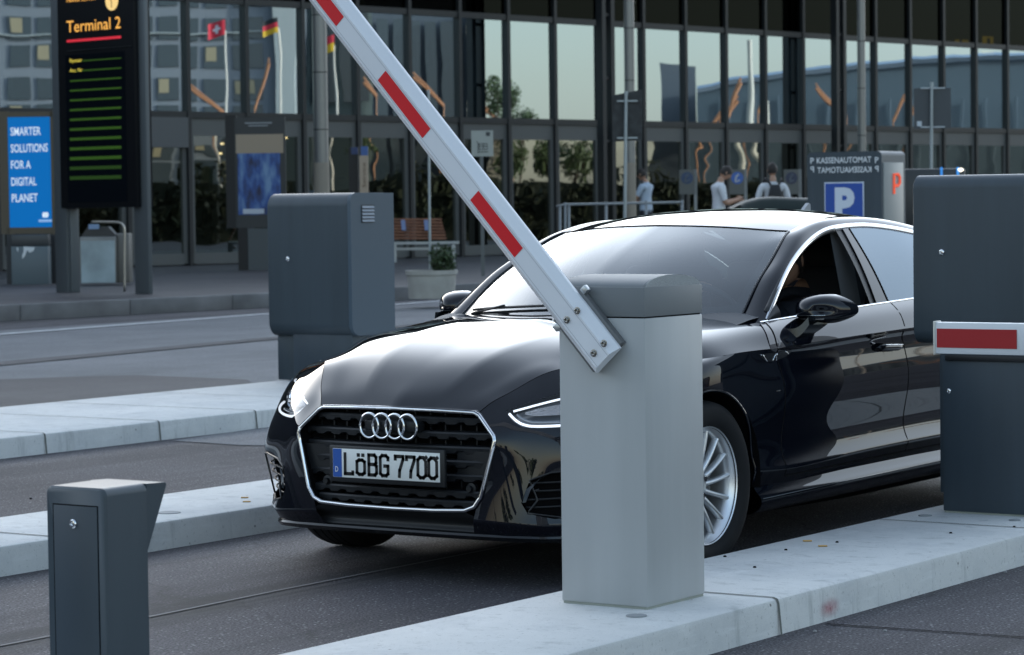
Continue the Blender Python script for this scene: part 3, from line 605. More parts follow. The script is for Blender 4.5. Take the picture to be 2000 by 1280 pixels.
sk_side = lambda c: c.y > .5
arch = lambda cx, cz, r: [(cx + r * math.cos(2 * math.pi * k / 40), cz + r * math.sin(2 * math.pi * k / 40)) for k in range(40)]
cut(skin, arch(0, .335, .362), (0, 2), 'out', sk_side); cut(skin, arch(-2.824, .335, .362), (0, 2), 'out', sk_side)
HL = [(.462, .655), (.50, .620), (.54, .598), (.60, .594), (.70, .600), (.80, .622), (.845, .66), (.860, .712), (.835, .744), (.70, .735), (.60, .712), (.52, .682)]
lens = cut(skin, HL, (1, 2), 'split', lambda c: c.x > .2)
FG = [(.552, .322), (.575, .285), (.655, .262), (.80, .275), (.862, .30), (.866, .43), (.80, .446), (.64, .432), (.575, .405)]
fog = cut(skin, FG, (1, 2), 'split', lambda c: c.x > .3)
DOOR_F = [(-.632, .945), (-.530, .845), (-.545, .80), (-.572, .74), (-.595, .62), (-.608, .318), (-1.700, .328), (-1.706, .62), (-1.69, .80), (-1.665, .88), (-1.70, .985)]
DOOR_R = [(-1.708, .985), (-1.673, .88), (-1.698, .80), (-1.714, .62), (-1.708, .328), (-2.45, .335), (-2.62, .55), (-2.85, .80), (-2.9, 1.02)]
# front doors are not quite convex: cut with the hull of their outline
def hull(P):
    P = sorted(set(P)); 
    def half(Q):
        h = []
        for p in Q:
            while len(h) > 1 and (h[-1][0] - h[-2][0]) * (p[1] - h[-2][1]) - (h[-1][1] - h[-2][1]) * (p[0] - h[-2][0]) <= 0: h.pop()
            h.append(p)
        return h
    return half(P)[:-1] + half(P[::-1])[:-1]
d1 = cut(skin, hull(DOOR_F), (0, 2), 'split', sk_side); d1s = cut(shoulder, hull(DOOR_F), (0, 2), 'split', sk_side)
d2 = cut(skin, hull(DOOR_R), (0, 2), 'split', sk_side); d2s = cut(shoulder, hull(DOOR_R), (0, 2), 'split', sk_side)
sill_g = loft([[(x, .885, z) for x, z in ((-.37, .288), (-1.13, .295), (-2.45, .305))], [(x, .898, z) for x, z in ((-.38, .262), (-1.13, .268), (-2.45, .278))], [(x, .908, z) for x, z in ((-.39, .240), (-1.13, .248), (-2.45, .258))], [(x, .895, z) for x, z in ((-.40, .205), (-1.13, .213), (-2.45, .222))], [(x, .84, z) for x, z in ((-.40, .175), (-1.13, .18), (-2.45, .19))]], su=10, sv=5)
sill = smooth_bm(sill_g); orient(sill, lambda c: (0, 1, 0)); keep_normals(sill)
# tail: deck, rear face (out of view, closes the body)
tail_g = loft([[(-3.45, 0, 1.06), (-3.65, 0, .985), (-3.86, 0, .93)], [(-3.45, .36, 1.05), (-3.65, .36, .975), (-3.85, .36, .925)], [(-3.45, .68, 1.01), (-3.62, .69, .945), (-3.82, .66, .885)]], su=6, sv=6)
tail_s = loft([[(-3.45, .68, 1.01), (-3.62, .69, .945), (-3.82, .66, .885)], [(-3.42, .765, .988), (-3.6, .745, .93), (-3.82, .66, .885)], [(-3.44, .82, .945), (-3.6, .79, .915), (-3.82, .66, .885)], [(-3.45, .855, .882), (-3.65, .80, .885), (-3.82, .66, .885)]], su=6, sv=4)
rf = [[(-3.86, 0, .93), (-3.90, 0, .83), (-3.93, 0, .68), (-3.93, 0, .5), (-3.89, 0, .34), (-3.85, 0, .26), (-3.82, 0, .2)], [(-3.85, .36, .925), (-3.895, .37, .83), (-3.92, .37, .68), (-3.92, .37, .5), (-3.88, .37, .34), (-3.84, .37, .26), (-3.81, .37, .2)], [T[15], A[15], B[15], C[15], D[15], E[15], F[15]]]
tail_r = loft(rf, su=5, sv=6)
tail = smooth_bm(tail_g + tail_s + tail_r); orient(tail, lambda c: (-.6, 0, .4)); keep_normals(tail)
body_h = joined(skin, shoulder, sill, tail)
to_obj(joined(body_h, flipped(body_h)), 'body', paint, CAR)
to_obj(rr2, 'roof', paint, CAR)
to_obj(joined(hood, flipped(hood)), 'hood', paint, CAR)
doors = []
for sd in (0, 1):
    for nm, p_, q_ in (('door', d1, d1s), ('rear_door', d2, d2s)):
        j = joined(p_, q_); doors.append(to_obj(flipped(j) if sd else j, nm, paint, CAR))
# door seams: the dark gap round each door, following the skin
from mathutils.bvhtree import BVHTree
allside = joined(skin, shoulder, d1, d1s, d2, d2s, hood); allside.faces.ensure_lookup_table(); BV = BVHTree.FromBMesh(allside)
def onskin(x, z, off=0.):
    h = BV.ray_cast(Vector((x, 1.3, z)), Vector((0, -1, 0)))
    return (h[0] + h[1] * off * (1 if h[1].y > 0 else -1), h[1]) if h[0] else (None, None)
def seam(pts, parent, name='seam', w=.0035, m_=gap_m, off=.0008):
    for sgn in (1, -1):
        P = []
        for a, c in zip(pts[:-1], pts[1:]):
            n_ = max(2, int(math.hypot(c[0] - a[0], c[1] - a[1]) / .02))
            P += [(a[0] + (c[0] - a[0]) * k / n_, a[1] + (c[1] - a[1]) * k / n_) for k in range(n_)]
        P.append(pts[-1]); L_ = []
        for i, (x, z) in enumerate(P):
            a = P[max(0, i - 1)]; c = P[min(len(P) - 1, i + 1)]; tx, tz = c[0] - a[0], c[1] - a[1]; q = math.hypot(tx, tz); px, pz = -tz / q * w, tx / q * w
            u, _ = onskin(x + px, z + pz, off); v, _ = onskin(x - px, z - pz, off)
            if u and v: L_.append((u, v))
        if len(L_) > 1:
            b = MB(); b.grid([[(u[0], sgn * u[1], u[2]), (v[0], sgn * v[1], v[2])] for u, v in L_]); b.build(name, m_, parent, smooth=True)
SEAM_F = [(-.628, .929), (-.575, .885), (-.530, .84), (-.535, .82), (-.552, .775), (-.572, .74), (-.592, .62), (-.606, .32)]
SEAM_B = [(-1.712, .968), (-1.69, .92), (-1.668, .87), (-1.672, .83), (-1.694, .78), (-1.71, .68), (-1.712, .6), (-1.706, .326)]
seam(SEAM_F, CAR); seam(SEAM_B, CAR); seam([(-.606, .316), (-1.2, .322), (-2.4, .332)], CAR)
# hood shut line along the crest, thin bright edge beside the dark gap
for sgn in (1, -1):
    ts = np.linspace(0, 6.6, 60); q = spl(T)(ts); nlen = len(ts)
    b = MB(); b.tube([(p[0], sgn * p[1], p[2] - .003) for p in q], .0028, 6); b.build('hood_seam', gap_m, CAR, smooth=True)
# ---- windscreen
WB = [(-.350, 0, .958), (-.375, .2, .956), (-.45, .42, .950), (-.54, .59, .943), (-.626, .69, .937)]
WT = [(-1.13, 0, 1.316), (-1.145, .18, 1.312), (-1.185, .36, 1.303), (-1.235, .50, 1.291), (-1.27, .572, 1.286)]
c_ = [spl(WB)(np.linspace(0, 4, 25)), spl(WT)(np.linspace(0, 4, 25))]; edge = spl(INN[:5])(np.linspace(0, 4, 25))
G = []
for v in range(25):
    t = v / 24; row = []
    for u in range(25):
        s_ = u / 24; p = c_[0][u] * (1 - t) + c_[1][u] * t
        de = edge[v] - (c_[0][24] * (1 - t) + c_[1][24] * t)
        # gentle crown of the glass: along the height everywhere, plus the edge's own sweep
        row.append(p + de * s_ ** 3 + np.array([.03, 0, .03]) * math.sin(math.pi * t) * (1 - s_ ** 3) * .75)
    G.append(row)
ws = smooth_bm([G]); w2 = joined(ws, flipped(ws)); bmesh.ops.remove_doubles(w2, verts=w2.verts, dist=1e-4); orient(w2, lambda c: (1, 0, 1)); keep_normals(w2); WS_G = np.array(G)
WSO = to_obj(w2, 'windscreen', gl_ws, CAR)
# black printed band round the glass, just under it
def wsp(s_, t, off=-.004):
    sg = 1 if s_ >= 0 else -1; u = abs(s_) * 24; v = t * 24; i = min(int(u), 23); j = min(int(v), 23); fu, fv = u - i, v - j
    p = WS_G[j, i] * (1 - fu) * (1 - fv) + WS_G[j, i + 1] * fu * (1 - fv) + WS_G[j + 1, i] * (1 - fu) * fv + WS_G[j + 1, i + 1] * fu * fv
    return np.array([p[0], sg * p[1], p[2]]) + np.array([.6, 0, .8]) * off
frit = mat('screen_band', (.02, .022, .025), .5)
b = MB()
ss = np.linspace(-1, 1, 41)
b.grid([[wsp(s_, t) for t in (0, .03, .06, .09 + .05 * s_ ** 6)] for s_ in ss])
b.grid([[wsp(s_, t) for t in (1 - .045 - (.10 if abs(s_) < .32 else 0) * 1., .97, 1)] for s_ in ss])
for sg in (-1, 1): b.grid([[wsp(sg * s_, t) for s_ in (.945 - .04 * (abs(2 * t - 1)) ** 8, .97, 1)] for t in np.linspace(.05, .97, 30)])
# sensor housing behind the mirror
b.grid([[wsp(s_, t) for t in np.linspace(.72 + .35 * abs(s_) , .9, 4)] for s_ in np.linspace(-.2, .2, 13)])
b.build('screen_band', frit, WSO, smooth=True)
b = MB(); q = [spl(INN)(t) for t in np.linspace(0, 4.0, 40)]
for sg in (1, -1):
    b = MB(); b.tube([(p[0] + .004, sg * (p[1] - .002), p[2] + .002) for p in q], .0045, 6); b.build('screen_moulding', mat('moulding_gloss', (.03, .032, .036), .15, .3), CAR, smooth=True)
b = MB(); b.tube([(p[0], y * p[1], p[2] + .001) for y in (-1, 1) for p in (spl(WT)(np.linspace(0, 4, 12))[::-1] if y < 0 else spl(WT)(np.linspace(0, 4, 12)))], .003, 6); b.build('roof_seam', gap_m, CAR, smooth=True)
# cowl and wipers
b = MB(); cw = [[(p[0] + .03, sg * p[1], p[2] - .012) for sg, p in ([(-1, p) for p in spl(WB)(np.linspace(0, 4, 14))[::-1]] + [(1, p) for p in spl(WB)(np.linspace(0, 4, 14))[1:]])], [(p[0] - .02, sg * p[1], p[2] - .010) for sg, p in ([(-1, p) for p in spl(WB)(np.linspace(0, 4, 14))[::-1]] + [(1, p) for p in spl(WB)(np.linspace(0, 4, 14))[1:]])]]
b.grid(cw); b.build('cowl', black, CAR, smooth=True)
for (s0, s1, t0, t1) in ((-.72, -.1, .03, .07), (-.05, .62, .03, .06)):
    b = MB(); b.tube([wsp(s0 + (s1 - s0) * k / 10, t0 + (t1 - t0) * k / 10, .012) for k in range(11)], .006, 6); b.tube([wsp(s0, t0 - .02, .005), wsp((s0 + s1) / 2, (t0 + t1) / 2, .022)], .005, 6); b.build('wiper', black, CAR, smooth=True)

# ---- side windows, chrome surround, pillars
ch = spl(CHR); bl = spl(BELT)
for sg in (1, -1):
    b = MB(); tt = np.linspace(.0, 11, 90); top = [ch(t) for t in tt]; bot = [bl(t) for t in np.linspace(6, 0.0, 60)]
    def strip(P, w, out, nrm):
        return [[(p[0], sg * (p[1] + out), p[2] - w * .0), (p[0], sg * (p[1] + out + .003), p[2] - w * .3), (p[0], sg * (p[1] + out + .003), p[2] - w * .7), (p[0], sg * (p[1] + out), p[2] - w)] for p in P]
    rows = []
    for i, p in enumerate(top):
        a = top[max(0, i - 1)]; c = top[min(len(top) - 1, i + 1)]; t_ = (c - a) / np.linalg.norm(c - a); o_ = np.array([0, .93, .37]); n_ = np.cross(t_, o_); n_ /= np.linalg.norm(n_)
        if n_[2] < 0: n_ = -n_
        w = .019
        rows.append([p + o_ * .002 + n_ * .004, p + o_ * .005 - n_ * .001, p + o_ * .005 - n_ * (w - .004), p + o_ * .001 - n_ * w])
    b.grid([[(q[0], sg * q[1], q[2]) for q in r_] for r_ in rows])
    b.grid([[(q[0], sg * q[1], q[2]) for q in (p + (0, .001, .003), p + (0, .006, 0), p + (0, .007, -.011), p + (0, .002, -.016))] for p in bot])
    b.build('window_trim', mat('satin_trim', (.78, .8, .83), .14, 1), CAR, smooth=50)
    def sidept(x, f, inset=0.):
        """point between belt (f=0) and the trim (f=1) at position x along the car"""
        ts = np.linspace(0, 6, 200); P = bl(ts); y0, z0 = np.interp(x, P[::-1, 0], P[::-1, 1]), np.interp(x, P[::-1, 0], P[::-1, 2])
        ts = np.linspace(0, 11, 300); P = ch(ts); y1, z1 = np.interp(x, P[::-1, 0], P[::-1, 1]), np.interp(x, P[::-1, 0], P[::-1, 2])
        bul = .012 * math.sin(math.pi * f)
        return (x, sg * (y0 + (y1 - y0) * f + bul - inset), z0 + (z1 - z0) * f)
    # black window frame (front), B pillar cover, rear glass, rear quarter
    def panel(name, xa0, xa1, xb0, xb1, m_, inset, parent=CAR, n_=10):
        b = MB(); b.grid([[sidept((xa0 + (xb0 - xa0) * u) * (1 - f) + (xa1 + (xb1 - xa1) * u) * f, f, inset) for u in np.linspace(0, 1, n_)] for f in np.linspace(0.0, 1.0, 14)])
        return b.build(name, m_, parent, smooth=True)
    panel('pillar_cover', -1.597, -1.645, -1.705, -1.70, paint, .004)
    panel('pillar_seal', -1.552, -1.585, -1.597, -1.645, black, .012)
    panel('window_seam', -1.704, -1.70, -1.712, -1.708, gap_m, .001)
    panel('side_window', -1.714, -1.71, -2.55, -2.5, gl_side, .006, n_=16)
    panel('pillar_cover', -2.55, -2.5, -2.60, -2.55, paint, .004)
    b = MB(); b.grid([[sidept(-2.60 + (-2.55 + 2.60) * f - (0.8 + (-.2 - .0) * f) * u * (1 - .85 * f), f * (1 - .0 * u), .008) for u in np.linspace(0, 1, 8)] for f in np.linspace(0, .97, 12)]); b.build('side_window', gl_side, CAR, smooth=True)
    if sg < 0: panel('side_window', -.72, -1.40, -1.552, -1.585, gl_side, .010, n_=16)
    # rubber frame inside the trim of the front window
    P = [sidept(x, .955, .012) for x in np.linspace(-.70, -1.56, 40)]; b = MB(); b.tube(P, .014, 6); b.build('window_frame', black, CAR, smooth=True)
    b = MB(); b.grid([[sidept(-.665 - u, f * np.interp(-.665 - u, [-.78, -.665], [1, .8]), .004) for u in np.linspace(0, .105, 6)] for f in np.linspace(0, 1, 6)]); b.build('corner_panel', black, CAR, smooth=True)
b = MB(); b.prism([(0, 0), (-.11, 0), (-.105, .055), (-.09, .06), (-.05, .035)], (-2.42, -.009, 1.345), (1, 0, 0), (0, 0, 1), (0, .018, 0)); b.build('antenna', mat('antenna_gloss', (.35, .37, .4), .2), CAR, smooth=30)

# ---- grille
GT = [(.803, 0, .655), (.797, .20, .653), (.779, .367, .647)]
GR = [(.779, .367, .647), (.804, .459, .557), (.817, .392, .325), (.821, .365, .297), (.826, .30, .287), (.832, 0, .281)]
def gx(y, z):                                   # forward position of the grille's face
    return .803 + (.832 - .803) * (.655 - z) / .374 - .18 * y * y
hexa = [np.array(p) for p in ((.803, 0, .655), (.799, .19, .653), (.782, .352, .648), (.782, .375, .638), (.803, .452, .566), (.806, .457, .548), (.818, .40, .34), (.822, .374, .304), (.827, .335, .289), (.832, .2, .283), (.833, 0, .281))]
ring = hexa + [p * (1, -1, 1) for p in hexa[-2:0:-1]]
dens = []
for i in range(len(ring)):
    a, c = ring[i], ring[(i + 1) % len(ring)]; dens += [a + (c - a) * k / 6 for k in range(6)]
GRL = bpy.data.objects.new('grille', None); COL.objects.link(GRL); GRL.parent = CAR; GRL.location = Vector((.78, 0, .46)) - CAR.location
def inhex(z):                                    # half width of the opening at height z
    P = hexa; zs = [p[2] for p in P][::-1]; ys = [p[1] for p in P][::-1]
    return float(np.interp(z, [.281, .289, .304, .34, .548, .566, .638, .648, .653], [.30, .335, .374, .40, .457, .452, .375, .352, .3]))
b = MB(); b.add([p + np.array([-.07, 0, 0]) for p in ring], [tuple(range(len(ring)))]); b.grid([[p for p in ring + ring[:1]], [p + np.array([-.075, 0, 0]) for p in ring + ring[:1]]]); b.build('back_panel', gap_m, GRL)
slat_m = mat('grille_black', (.012, .0135, .016), .42, 0, .4)
for k, z in enumerate((.617, .562, .510, .4585, .4065, .3455, .31)):
    hw = inhex(z) - .006; N = 96; G = []
    for u in np.linspace(-1, 1, N):
        y = u * hw; ph = abs(((abs(y) + .035 * (k % 2)) / .082) % 1 - .5) * 2        # scalloped lower edge
        sc = np.clip((ph - .35) / .18, 0, 1); h = .011 + .009 * sc; x = gx(y, z) - .012
        G.append([(x - .03, y, z + .014), (x, y, z + .010), (x + .004, y, z + .004), (x + .002, y, z - h + .004), (x - .005, y, z - h), (x - .03, y, z - h)])
    b = MB(); b.grid(G); b.build('slat', slat_m, GRL, smooth=30)
for y in np.linspace(-.40, .40, 13):
    zs = [z for z in np.linspace(.29, .645, 30) if inhex(z) > abs(y) + .01]
    b = MB(); b.box(gx(y, .45) - .066, gx(y, .45) - .055, y - .003, y + .003, zs[0], zs[-1]); b.build('upright', slat_m, GRL)
for (y0, y1) in ((-.445, -.27), (.27, .445)):         # closed panels beside the plate
    b = MB(); b.box(gx(.36, .46) - .022, gx(.36, .46) - .012, y0 if y0 < 0 else y0, y1, .405, .505); b.build('blank_panel', slat_m, GRL)
b = MB(); b.tube([p + np.array([.004, 0, 0]) for p in dens], .0085, 8, closed=True); b.build('grille_frame', mat('frame_chrome', (.86, .87, .9), .1, 1), GRL, smooth=True)
b = MB(); b.grid([[p + np.array([.012, 0, .007]) * (1 if i > 2 else 1) for i, p in enumerate(dens + dens[:1])], [p * (1, 1.018, 1) + np.array([-.012, 0, (p[2] - .45) * .05]) for p in dens + dens[:1]]]); b.build('grille_surround', paint, GRL, smooth=30)
for y in (-.335, .335):
    b = MB(); b.lathe([(0, .004), (.011, .004), (.0125, 0), (.0125, -.01), (.022, -.012), (.022, -.03)], (gx(y, .365) - .004, y, .365), (1, 0, 0), 20); b.build('parking_sensor', slat_m, GRL, smooth=35)
# four rings
for k in range(4):
    b = MB(); y = (-1.5 + k) * .0597 + .001; n = 40; r = .0425
    b.tube([(.846 + .0012 * (k % 2), y + r * math.cos(2 * math.pi * q / n), .590 + r * 1.08 * math.sin(2 * math.pi * q / n)) for q in range(n)], .0052, 8, closed=True); b.build('emblem_ring', chrome, CAR, smooth=True)
b = MB(); b.box(.775, .836, -.12, .12, .57, .61, .006); b.build('emblem_base', slat_m, CAR, smooth=35)
# number plate
px_ = .866; b = MB(); b.box(px_ - .022, px_ - .002, -.268, .268, .372, .512, .006); PL = b.build('plate_holder', black, CAR, smooth=35)
b = MB(); b.box(px_ - .003, px_, -.249, .249, .391, .500, .001); NP = b.build('number_plate', mat('plate_white', (.80, .82, .80), .4), CAR, smooth=35)
b = MB(); b.box(px_ - .001, px_ + .0006, -.2475, -.2065, .392, .499); b.build('plate_band', mat('plate_blue', (.02, .10, .42), .4), NP)
blk = mat('plate_black', (.006, .006, .007), .5)
text('D', 'plate_letter', txt_w, NP, (px_ + .0006, -.236, .412), (0, 1, 0), (0, 0, 1), .020, .014, bold=.01)
def glyph(name, y, strokes, w=.0132, h=.075, z=.406):
    """narrow plate lettering drawn as strokes on a 0..1 grid"""
    b = MB(); W_ = .036
    for st in strokes:
        P = [(px_ + .0012, y + p[0] * W_, z + p[1] * h) for p in st]
        for a, c in zip(P[:-1], P[1:]):
            a, c = np.array(a), np.array(c); t_ = c - a; L_ = np.linalg.norm(t_); t_ /= L_; q = np.array([0, -t_[2], t_[1]])
            b.add([a - t_ * w * .42 + q * w / 2, c + t_ * w * .42 + q * w / 2, c + t_ * w * .42 - q * w / 2, a - t_ * w * .42 - q * w / 2], [(0, 1, 2, 3)])
    return b.build(name, blk, NP)
oct_ = [(.3, 0), (.0, .12), (0, .88), (.3, 1), (.7, 1), (1, .88), (1, .12), (.7, 0), (.3, 0)]
yk = -.190
glyph('plate_letter', yk, [[(0, 1), (0, 0), (1, 0), (1, .1)]]); 
glyph('plate_letter', yk + .056, [[(p[0], p[1] * .72) for p in oct_], [(.15, .97), (.25, .97)], [(.75, .97), (.85, .97)]])
glyph('plate_letter', yk + .112, [[(0, 0), (0, 1), (.75, 1), (.95, .9), (.95, .62), (.8, .53), (1, .44), (1, .1), (.8, 0), (0, 0)], [(0, .53), (.8, .53)]])
glyph('plate_letter', yk + .166, [[(1, .8), (1, .9), (.75, 1), (.25, 1), (0, .9), (0, .1), (.25, 0), (.75, 0), (1, .1), (1, .48), (.55, .48)]])
for k, y in enumerate((.236, .288)): glyph('plate_letter', yk + y, [[(0, .86), (0, 1), (1, 1), (1, .86), (.55, .3), (.5, 0)]])
for k, y in enumerate((.340, .390)): glyph('plate_letter', yk + y, [oct_[:5], [(1, .80), (1, .12), (.7, 0), (.3, 0)], [(.82, .9), (1.08, 1.02)]])
# lower intake between the corner blades
b = MB(); lo = [[(.833, 0, .281), (.826, .30, .285), (.822, .366, .27)], [(.80, 0, .255), (.80, .33, .252), (.80, .40, .245)], [(.775, 0, .225), (.77, .35, .225), (.765, .43, .225)], [(.785, 0, .20), (.782, .36, .20), (.775, .44, .20)], [(.77, 0, .18), (.765, .38, .18), (.76, .47, .18)]]
gl = loft(lo, su=8, sv=4)
for g in gl: b.grid(g); b.grid(g * np.array([1, -1, 1]))
b.build('lower_intake', black, CAR, merge=1e-4, smooth=40)
lipc = spl([(.80, 0, .187), (.795, .3, .187), (.785, .44, .187), (.75, .595, .186), (.67, .668, .183), (.50, .752, .180), (.42, .77, .172)])(np.linspace(0, 6, 60))
for sg in (1, -1):
    b = MB(); b.grid([[(p[0] - .03, sg * (p[1] - .01), p[2] + .022), (p[0] + .004, sg * p[1], p[2] + .012), (p[0] + .008, sg * p[1], p[2] + .004), (p[0] - .01, sg * (p[1]), p[2] - .012), (p[0] - .2, sg * (p[1] * .95), p[2] - .01)] for p in lipc]); b.build('splitter', mat('splitter_gloss', (.008, .009, .011), .18, 0, .5), CAR, smooth=40)
b = MB(); b.grid([[(x, y * w_, z) for y in (-.78, -.4, 0, .4, .78)] for x, z, w_ in ((.62, .165, .62), (.3, .15, .85), (-1.4, .15, 1), (-3.3, .16, 1), (-3.8, .22, .8))]); b.build('underbody', gap_m, CAR)
# headlamps and fog grilles from the pieces cut out of the skin
def inset(bm, d, name, m_, parent, scale_out=1.):
    c = bm.copy(); l = c.verts.layers.float_vector['nn']
    for v in c.verts: v.co -= v[l] * d
    return to_obj(c, name, m_, parent)
for sg in (1, -1):
    lb = lens if sg > 0 else flipped(lens); fb = fog if sg > 0 else flipped(fog)
    H = bpy.data.objects.new('headlight', None); COL.objects.link(H); H.parent = CAR; H.location = Vector((.6, sg * .65, .66)) - CAR.location
    to_obj(lb.copy(), 'lens', gl_lamp, H)
    inset(lb, .045, 'housing', mat('lamp_inner', (.20, .215, .235), .25, .4), H)
    def sk(y, z, off):
        h = LBV.ray_cast(Vector((1.2, y, z)), Vector((-1, 0, 0))); 
        if not h[0]: h = (Vector((np.interp(y, [.45, .6, .7, .8, .85], [.72, .62, .6, .5, .42]), y, z)), Vector((.7, .7, 0)))
        p = h[0] + h[1] * (off if h[1].x > 0 else -off); return np.array((p[0], sg * p[1], p[2]))
    LBV = BVHTree.FromBMesh(lens)
    def lpt(pts, off, n_=8): 
        f = spl([(p[0], p[1], 0) for p in pts]); return [sk(q[0], q[1], off) for q in f(np.linspace(0, len(pts) - 1, n_ * (len(pts) - 1)))]
    b = MB(); b.tube(lpt([(.475, .650), (.515, .622), (.555, .606), (.62, .604), (.71, .612), (.81, .636)], -.010), .0052, 8); b.build('light_guide', drl, H, smooth=True)
    b = MB(); b.tube(lpt([(.485, .660), (.56, .684), (.64, .708), (.74, .724), (.82, .725)], -.012), .0040, 8); b.build('light_guide', drl, H, smooth=True)
    b = MB(); b.tube(lpt([(.50, .652), (.545, .628), (.60, .622), (.70, .628)], -.020), .0055, 8); b.build('light_guide', mat('lamp_grey', (.35, .37, .4), .2, .6), H, smooth=True)
    dots = mat('lamp_mesh', (.62, .62, .64), .25, .85, bump=1., bscale=150)
    G = [[sk(y, z0 + (z1 - z0) * f, -.024) for f in np.linspace(0, 1, 4)] for y, z0, z1 in ((.525, .655, .663), (.56, .648, .676), (.62, .650, .690), (.68, .654, .698))]
    b = MB(); b.grid(G); b.build('mesh_strip', dots, H, smooth=True)
    for (y, z, r_) in ((.735, .672, .034), (.80, .675, .026)):
        q = sk(y, z, -.034); b = MB(); b.lathe([(0, .012), (r_ * .5, .008), (r_ * .85, -.004), (r_, .004), (r_ * 1.08, -.012)], q, (.9, .43 * sg, 0), 24); b.build('projector', lampg, H, smooth=40)
    b = MB(); 
    FGp = bpy.data.objects.new('fog_grille', None); COL.objects.link(FGp); FGp.parent = CAR; FGp.location = Vector((.68, sg * .7, .36)) - CAR.location
    inset(fb, .05, 'back_panel', gap_m, FGp)
    LB2 = BVHTree.FromBMesh(fog)
    def fk(y, z, off):
        h = LB2.ray_cast(Vector((1.2, y, z)), Vector((-1, 0, 0)))
        if not h[0]:
            q = LB2.find_nearest(Vector((.68, y, z))); h = (q[0], q[1])
        p = h[0] + h[1] * (off if h[1].x > 0 else -off); return np.array((p[0], sg * p[1], p[2]))
    for z, a_, c_2 in ((.395, .575, .862), (.365, .56, .862), (.335, .557, .862), (.307, .565, .86)):
        b = MB(); P = [fk(y, z, -.014) for y in np.linspace(a_, c_2, 14)]; b.tube(P, .004, 6); b.build('slat', slat_m, FGp, smooth=True)
    for y in (.77,): b = MB(); b.tube([fk(y, z, -.03) for z in np.linspace(.275, .43, 6)], .0045, 6); b.build('upright', slat_m, FGp, smooth=True)
    cl = [fk(*p, .001) for p in FG]; dd = []
    for i in range(len(cl)): dd += [cl[i] + (cl[(i + 1) % len(cl)] - cl[i]) * k / 4 for k in range(4)]
    b = MB(); b.tube(dd, .004, 6, closed=True); b.build('fog_frame', mat('fog_gloss', (.008, .009, .011), .3, 0), FGp, smooth=True)
    # bright blade on the inner edge of the opening
    b = MB(); b.grid([[fk(.600, .421, .002), fk(.612, .417, .004)], [fk(.566, .372, .004), fk(.58, .37, .008)], [fk(.556, .322, .003), fk(.568, .325, .006)]]); b.build('fog_blade', mat('blade_gloss', (.03, .035, .04), .1, .3), FGp, smooth=True)

# ---- wheels
def wheel(cx, sg, name='wheel'):
    Wn = bpy.data.objects.new(name, None); COL.objects.link(Wn); Wn.parent = CAR; Wn.location = Vector((cx, sg * .79, .33)) - CAR.location
    o = (cx, sg * .795, .33); ax = (0, sg, 0); RT = .328
    tp = [(.222, -.105), (.240, -.112), (.275, -.116), (.305, -.112), (.320, -.098), (.327, -.07), (RT, 0), (.327, .07), (.320, .098), (.305, .111), (.285, .115), (.262, .114), (.245, .108), (.236, .100), (.229, .092), (.222, .09)]
    b = MB(); b.lathe(tp, o, ax, 64)
    b.build('tyre', rub, Wn, smooth=50)
    for hh in (-.055, -.018, .018, .055):
        b = MB(); b.lathe([(RT + .0006, hh - .004), (RT + .0006, hh + .004)], o, ax, 64); b.build('tread_groove', gap_m, Wn)
    b = MB(); b.lathe([(.222, -.1), (.205, -.09), (.20, 0), (.203, .05), (.207, .068), (.214, .078), (.222, .084), (.2275, .089), (.2285, .095), (.226, .098), (.222, .094)], o, ax, 64); RM_ = b.build('rim', rimm, Wn, smooth=40)
    u = np.array([1., 0, 0]); w = np.array([0, 0, 1.]); n_ = np.array([0, float(sg), 0]); oc = np.array(o)
    b = MB(); b.lathe([(0, .060), (.03, .060), (.033, .057), (.035, .055), (.062, .052), (.068, .044), (.070, .02)], o, ax, 40); b.build('hub', rimm, Wn, smooth=40)
    for k in range(15):
        a0 = 2 * math.pi * (k + .5) / 15; G = []
        for t in np.linspace(0, 1, 12):
            r = .055 + (.212 - .055) * t; a = a0 + .10 * math.sin(math.pi * t * .5) * -sg
            e = u * math.cos(a) + w * math.sin(a); p_ = np.cross(n_, e); wd = .0062 + .0042 * (1 - t) + .003 * t ** 6; dz = .050 + .024 * t + .004 * math.sin(math.pi * t)
            c = oc + e * r + n_ * dz
            G.append([c - p_ * wd - n_ * .026, c - p_ * wd * .9 - n_ * .004, c - p_ * wd * .35, c + p_ * wd * .35, c + p_ * wd * .9 - n_ * .004, c + p_ * wd - n_ * .026])
        b = MB(); b.grid(G); b.build('spoke', rimm, Wn, smooth=60)
    for k in range(5):
        a = 2 * math.pi * (k + .2) / 5; q = oc + (u * math.cos(a) + w * math.sin(a)) * .056 + n_ * .0505
        b = MB(); b.lathe([(.0135, .004), (.0125, -.004), (.009, -.004), (.008, .006), (0, .007)], q, n_, 14); b.build('wheel_bolt', mat('bolt_dark', (.05, .05, .055), .3, .6), Wn, smooth=35)
    b = MB(); b.lathe([(.09, .01), (.155, .01), (.156, 0), (.09, 0)], oc - n_ * .02, n_, 40); b.build('brake_disc', mat('disc_steel', (.30, .28, .27), .35, .9), Wn, smooth=30)
    b = MB(); b.lathe([(.0, -.015), (.2, -.015)], oc - n_ * .03, n_, 32); b.build('wheel_back', gap_m, Wn)
    b = MB(); b.frame_box(oc + np.array([-.10, sg * .005, .03]), np.eye(3), (.07, .06, .16), .015); b.build('brake_caliper', mat('caliper', (.08, .08, .085), .5), Wn, smooth=30)
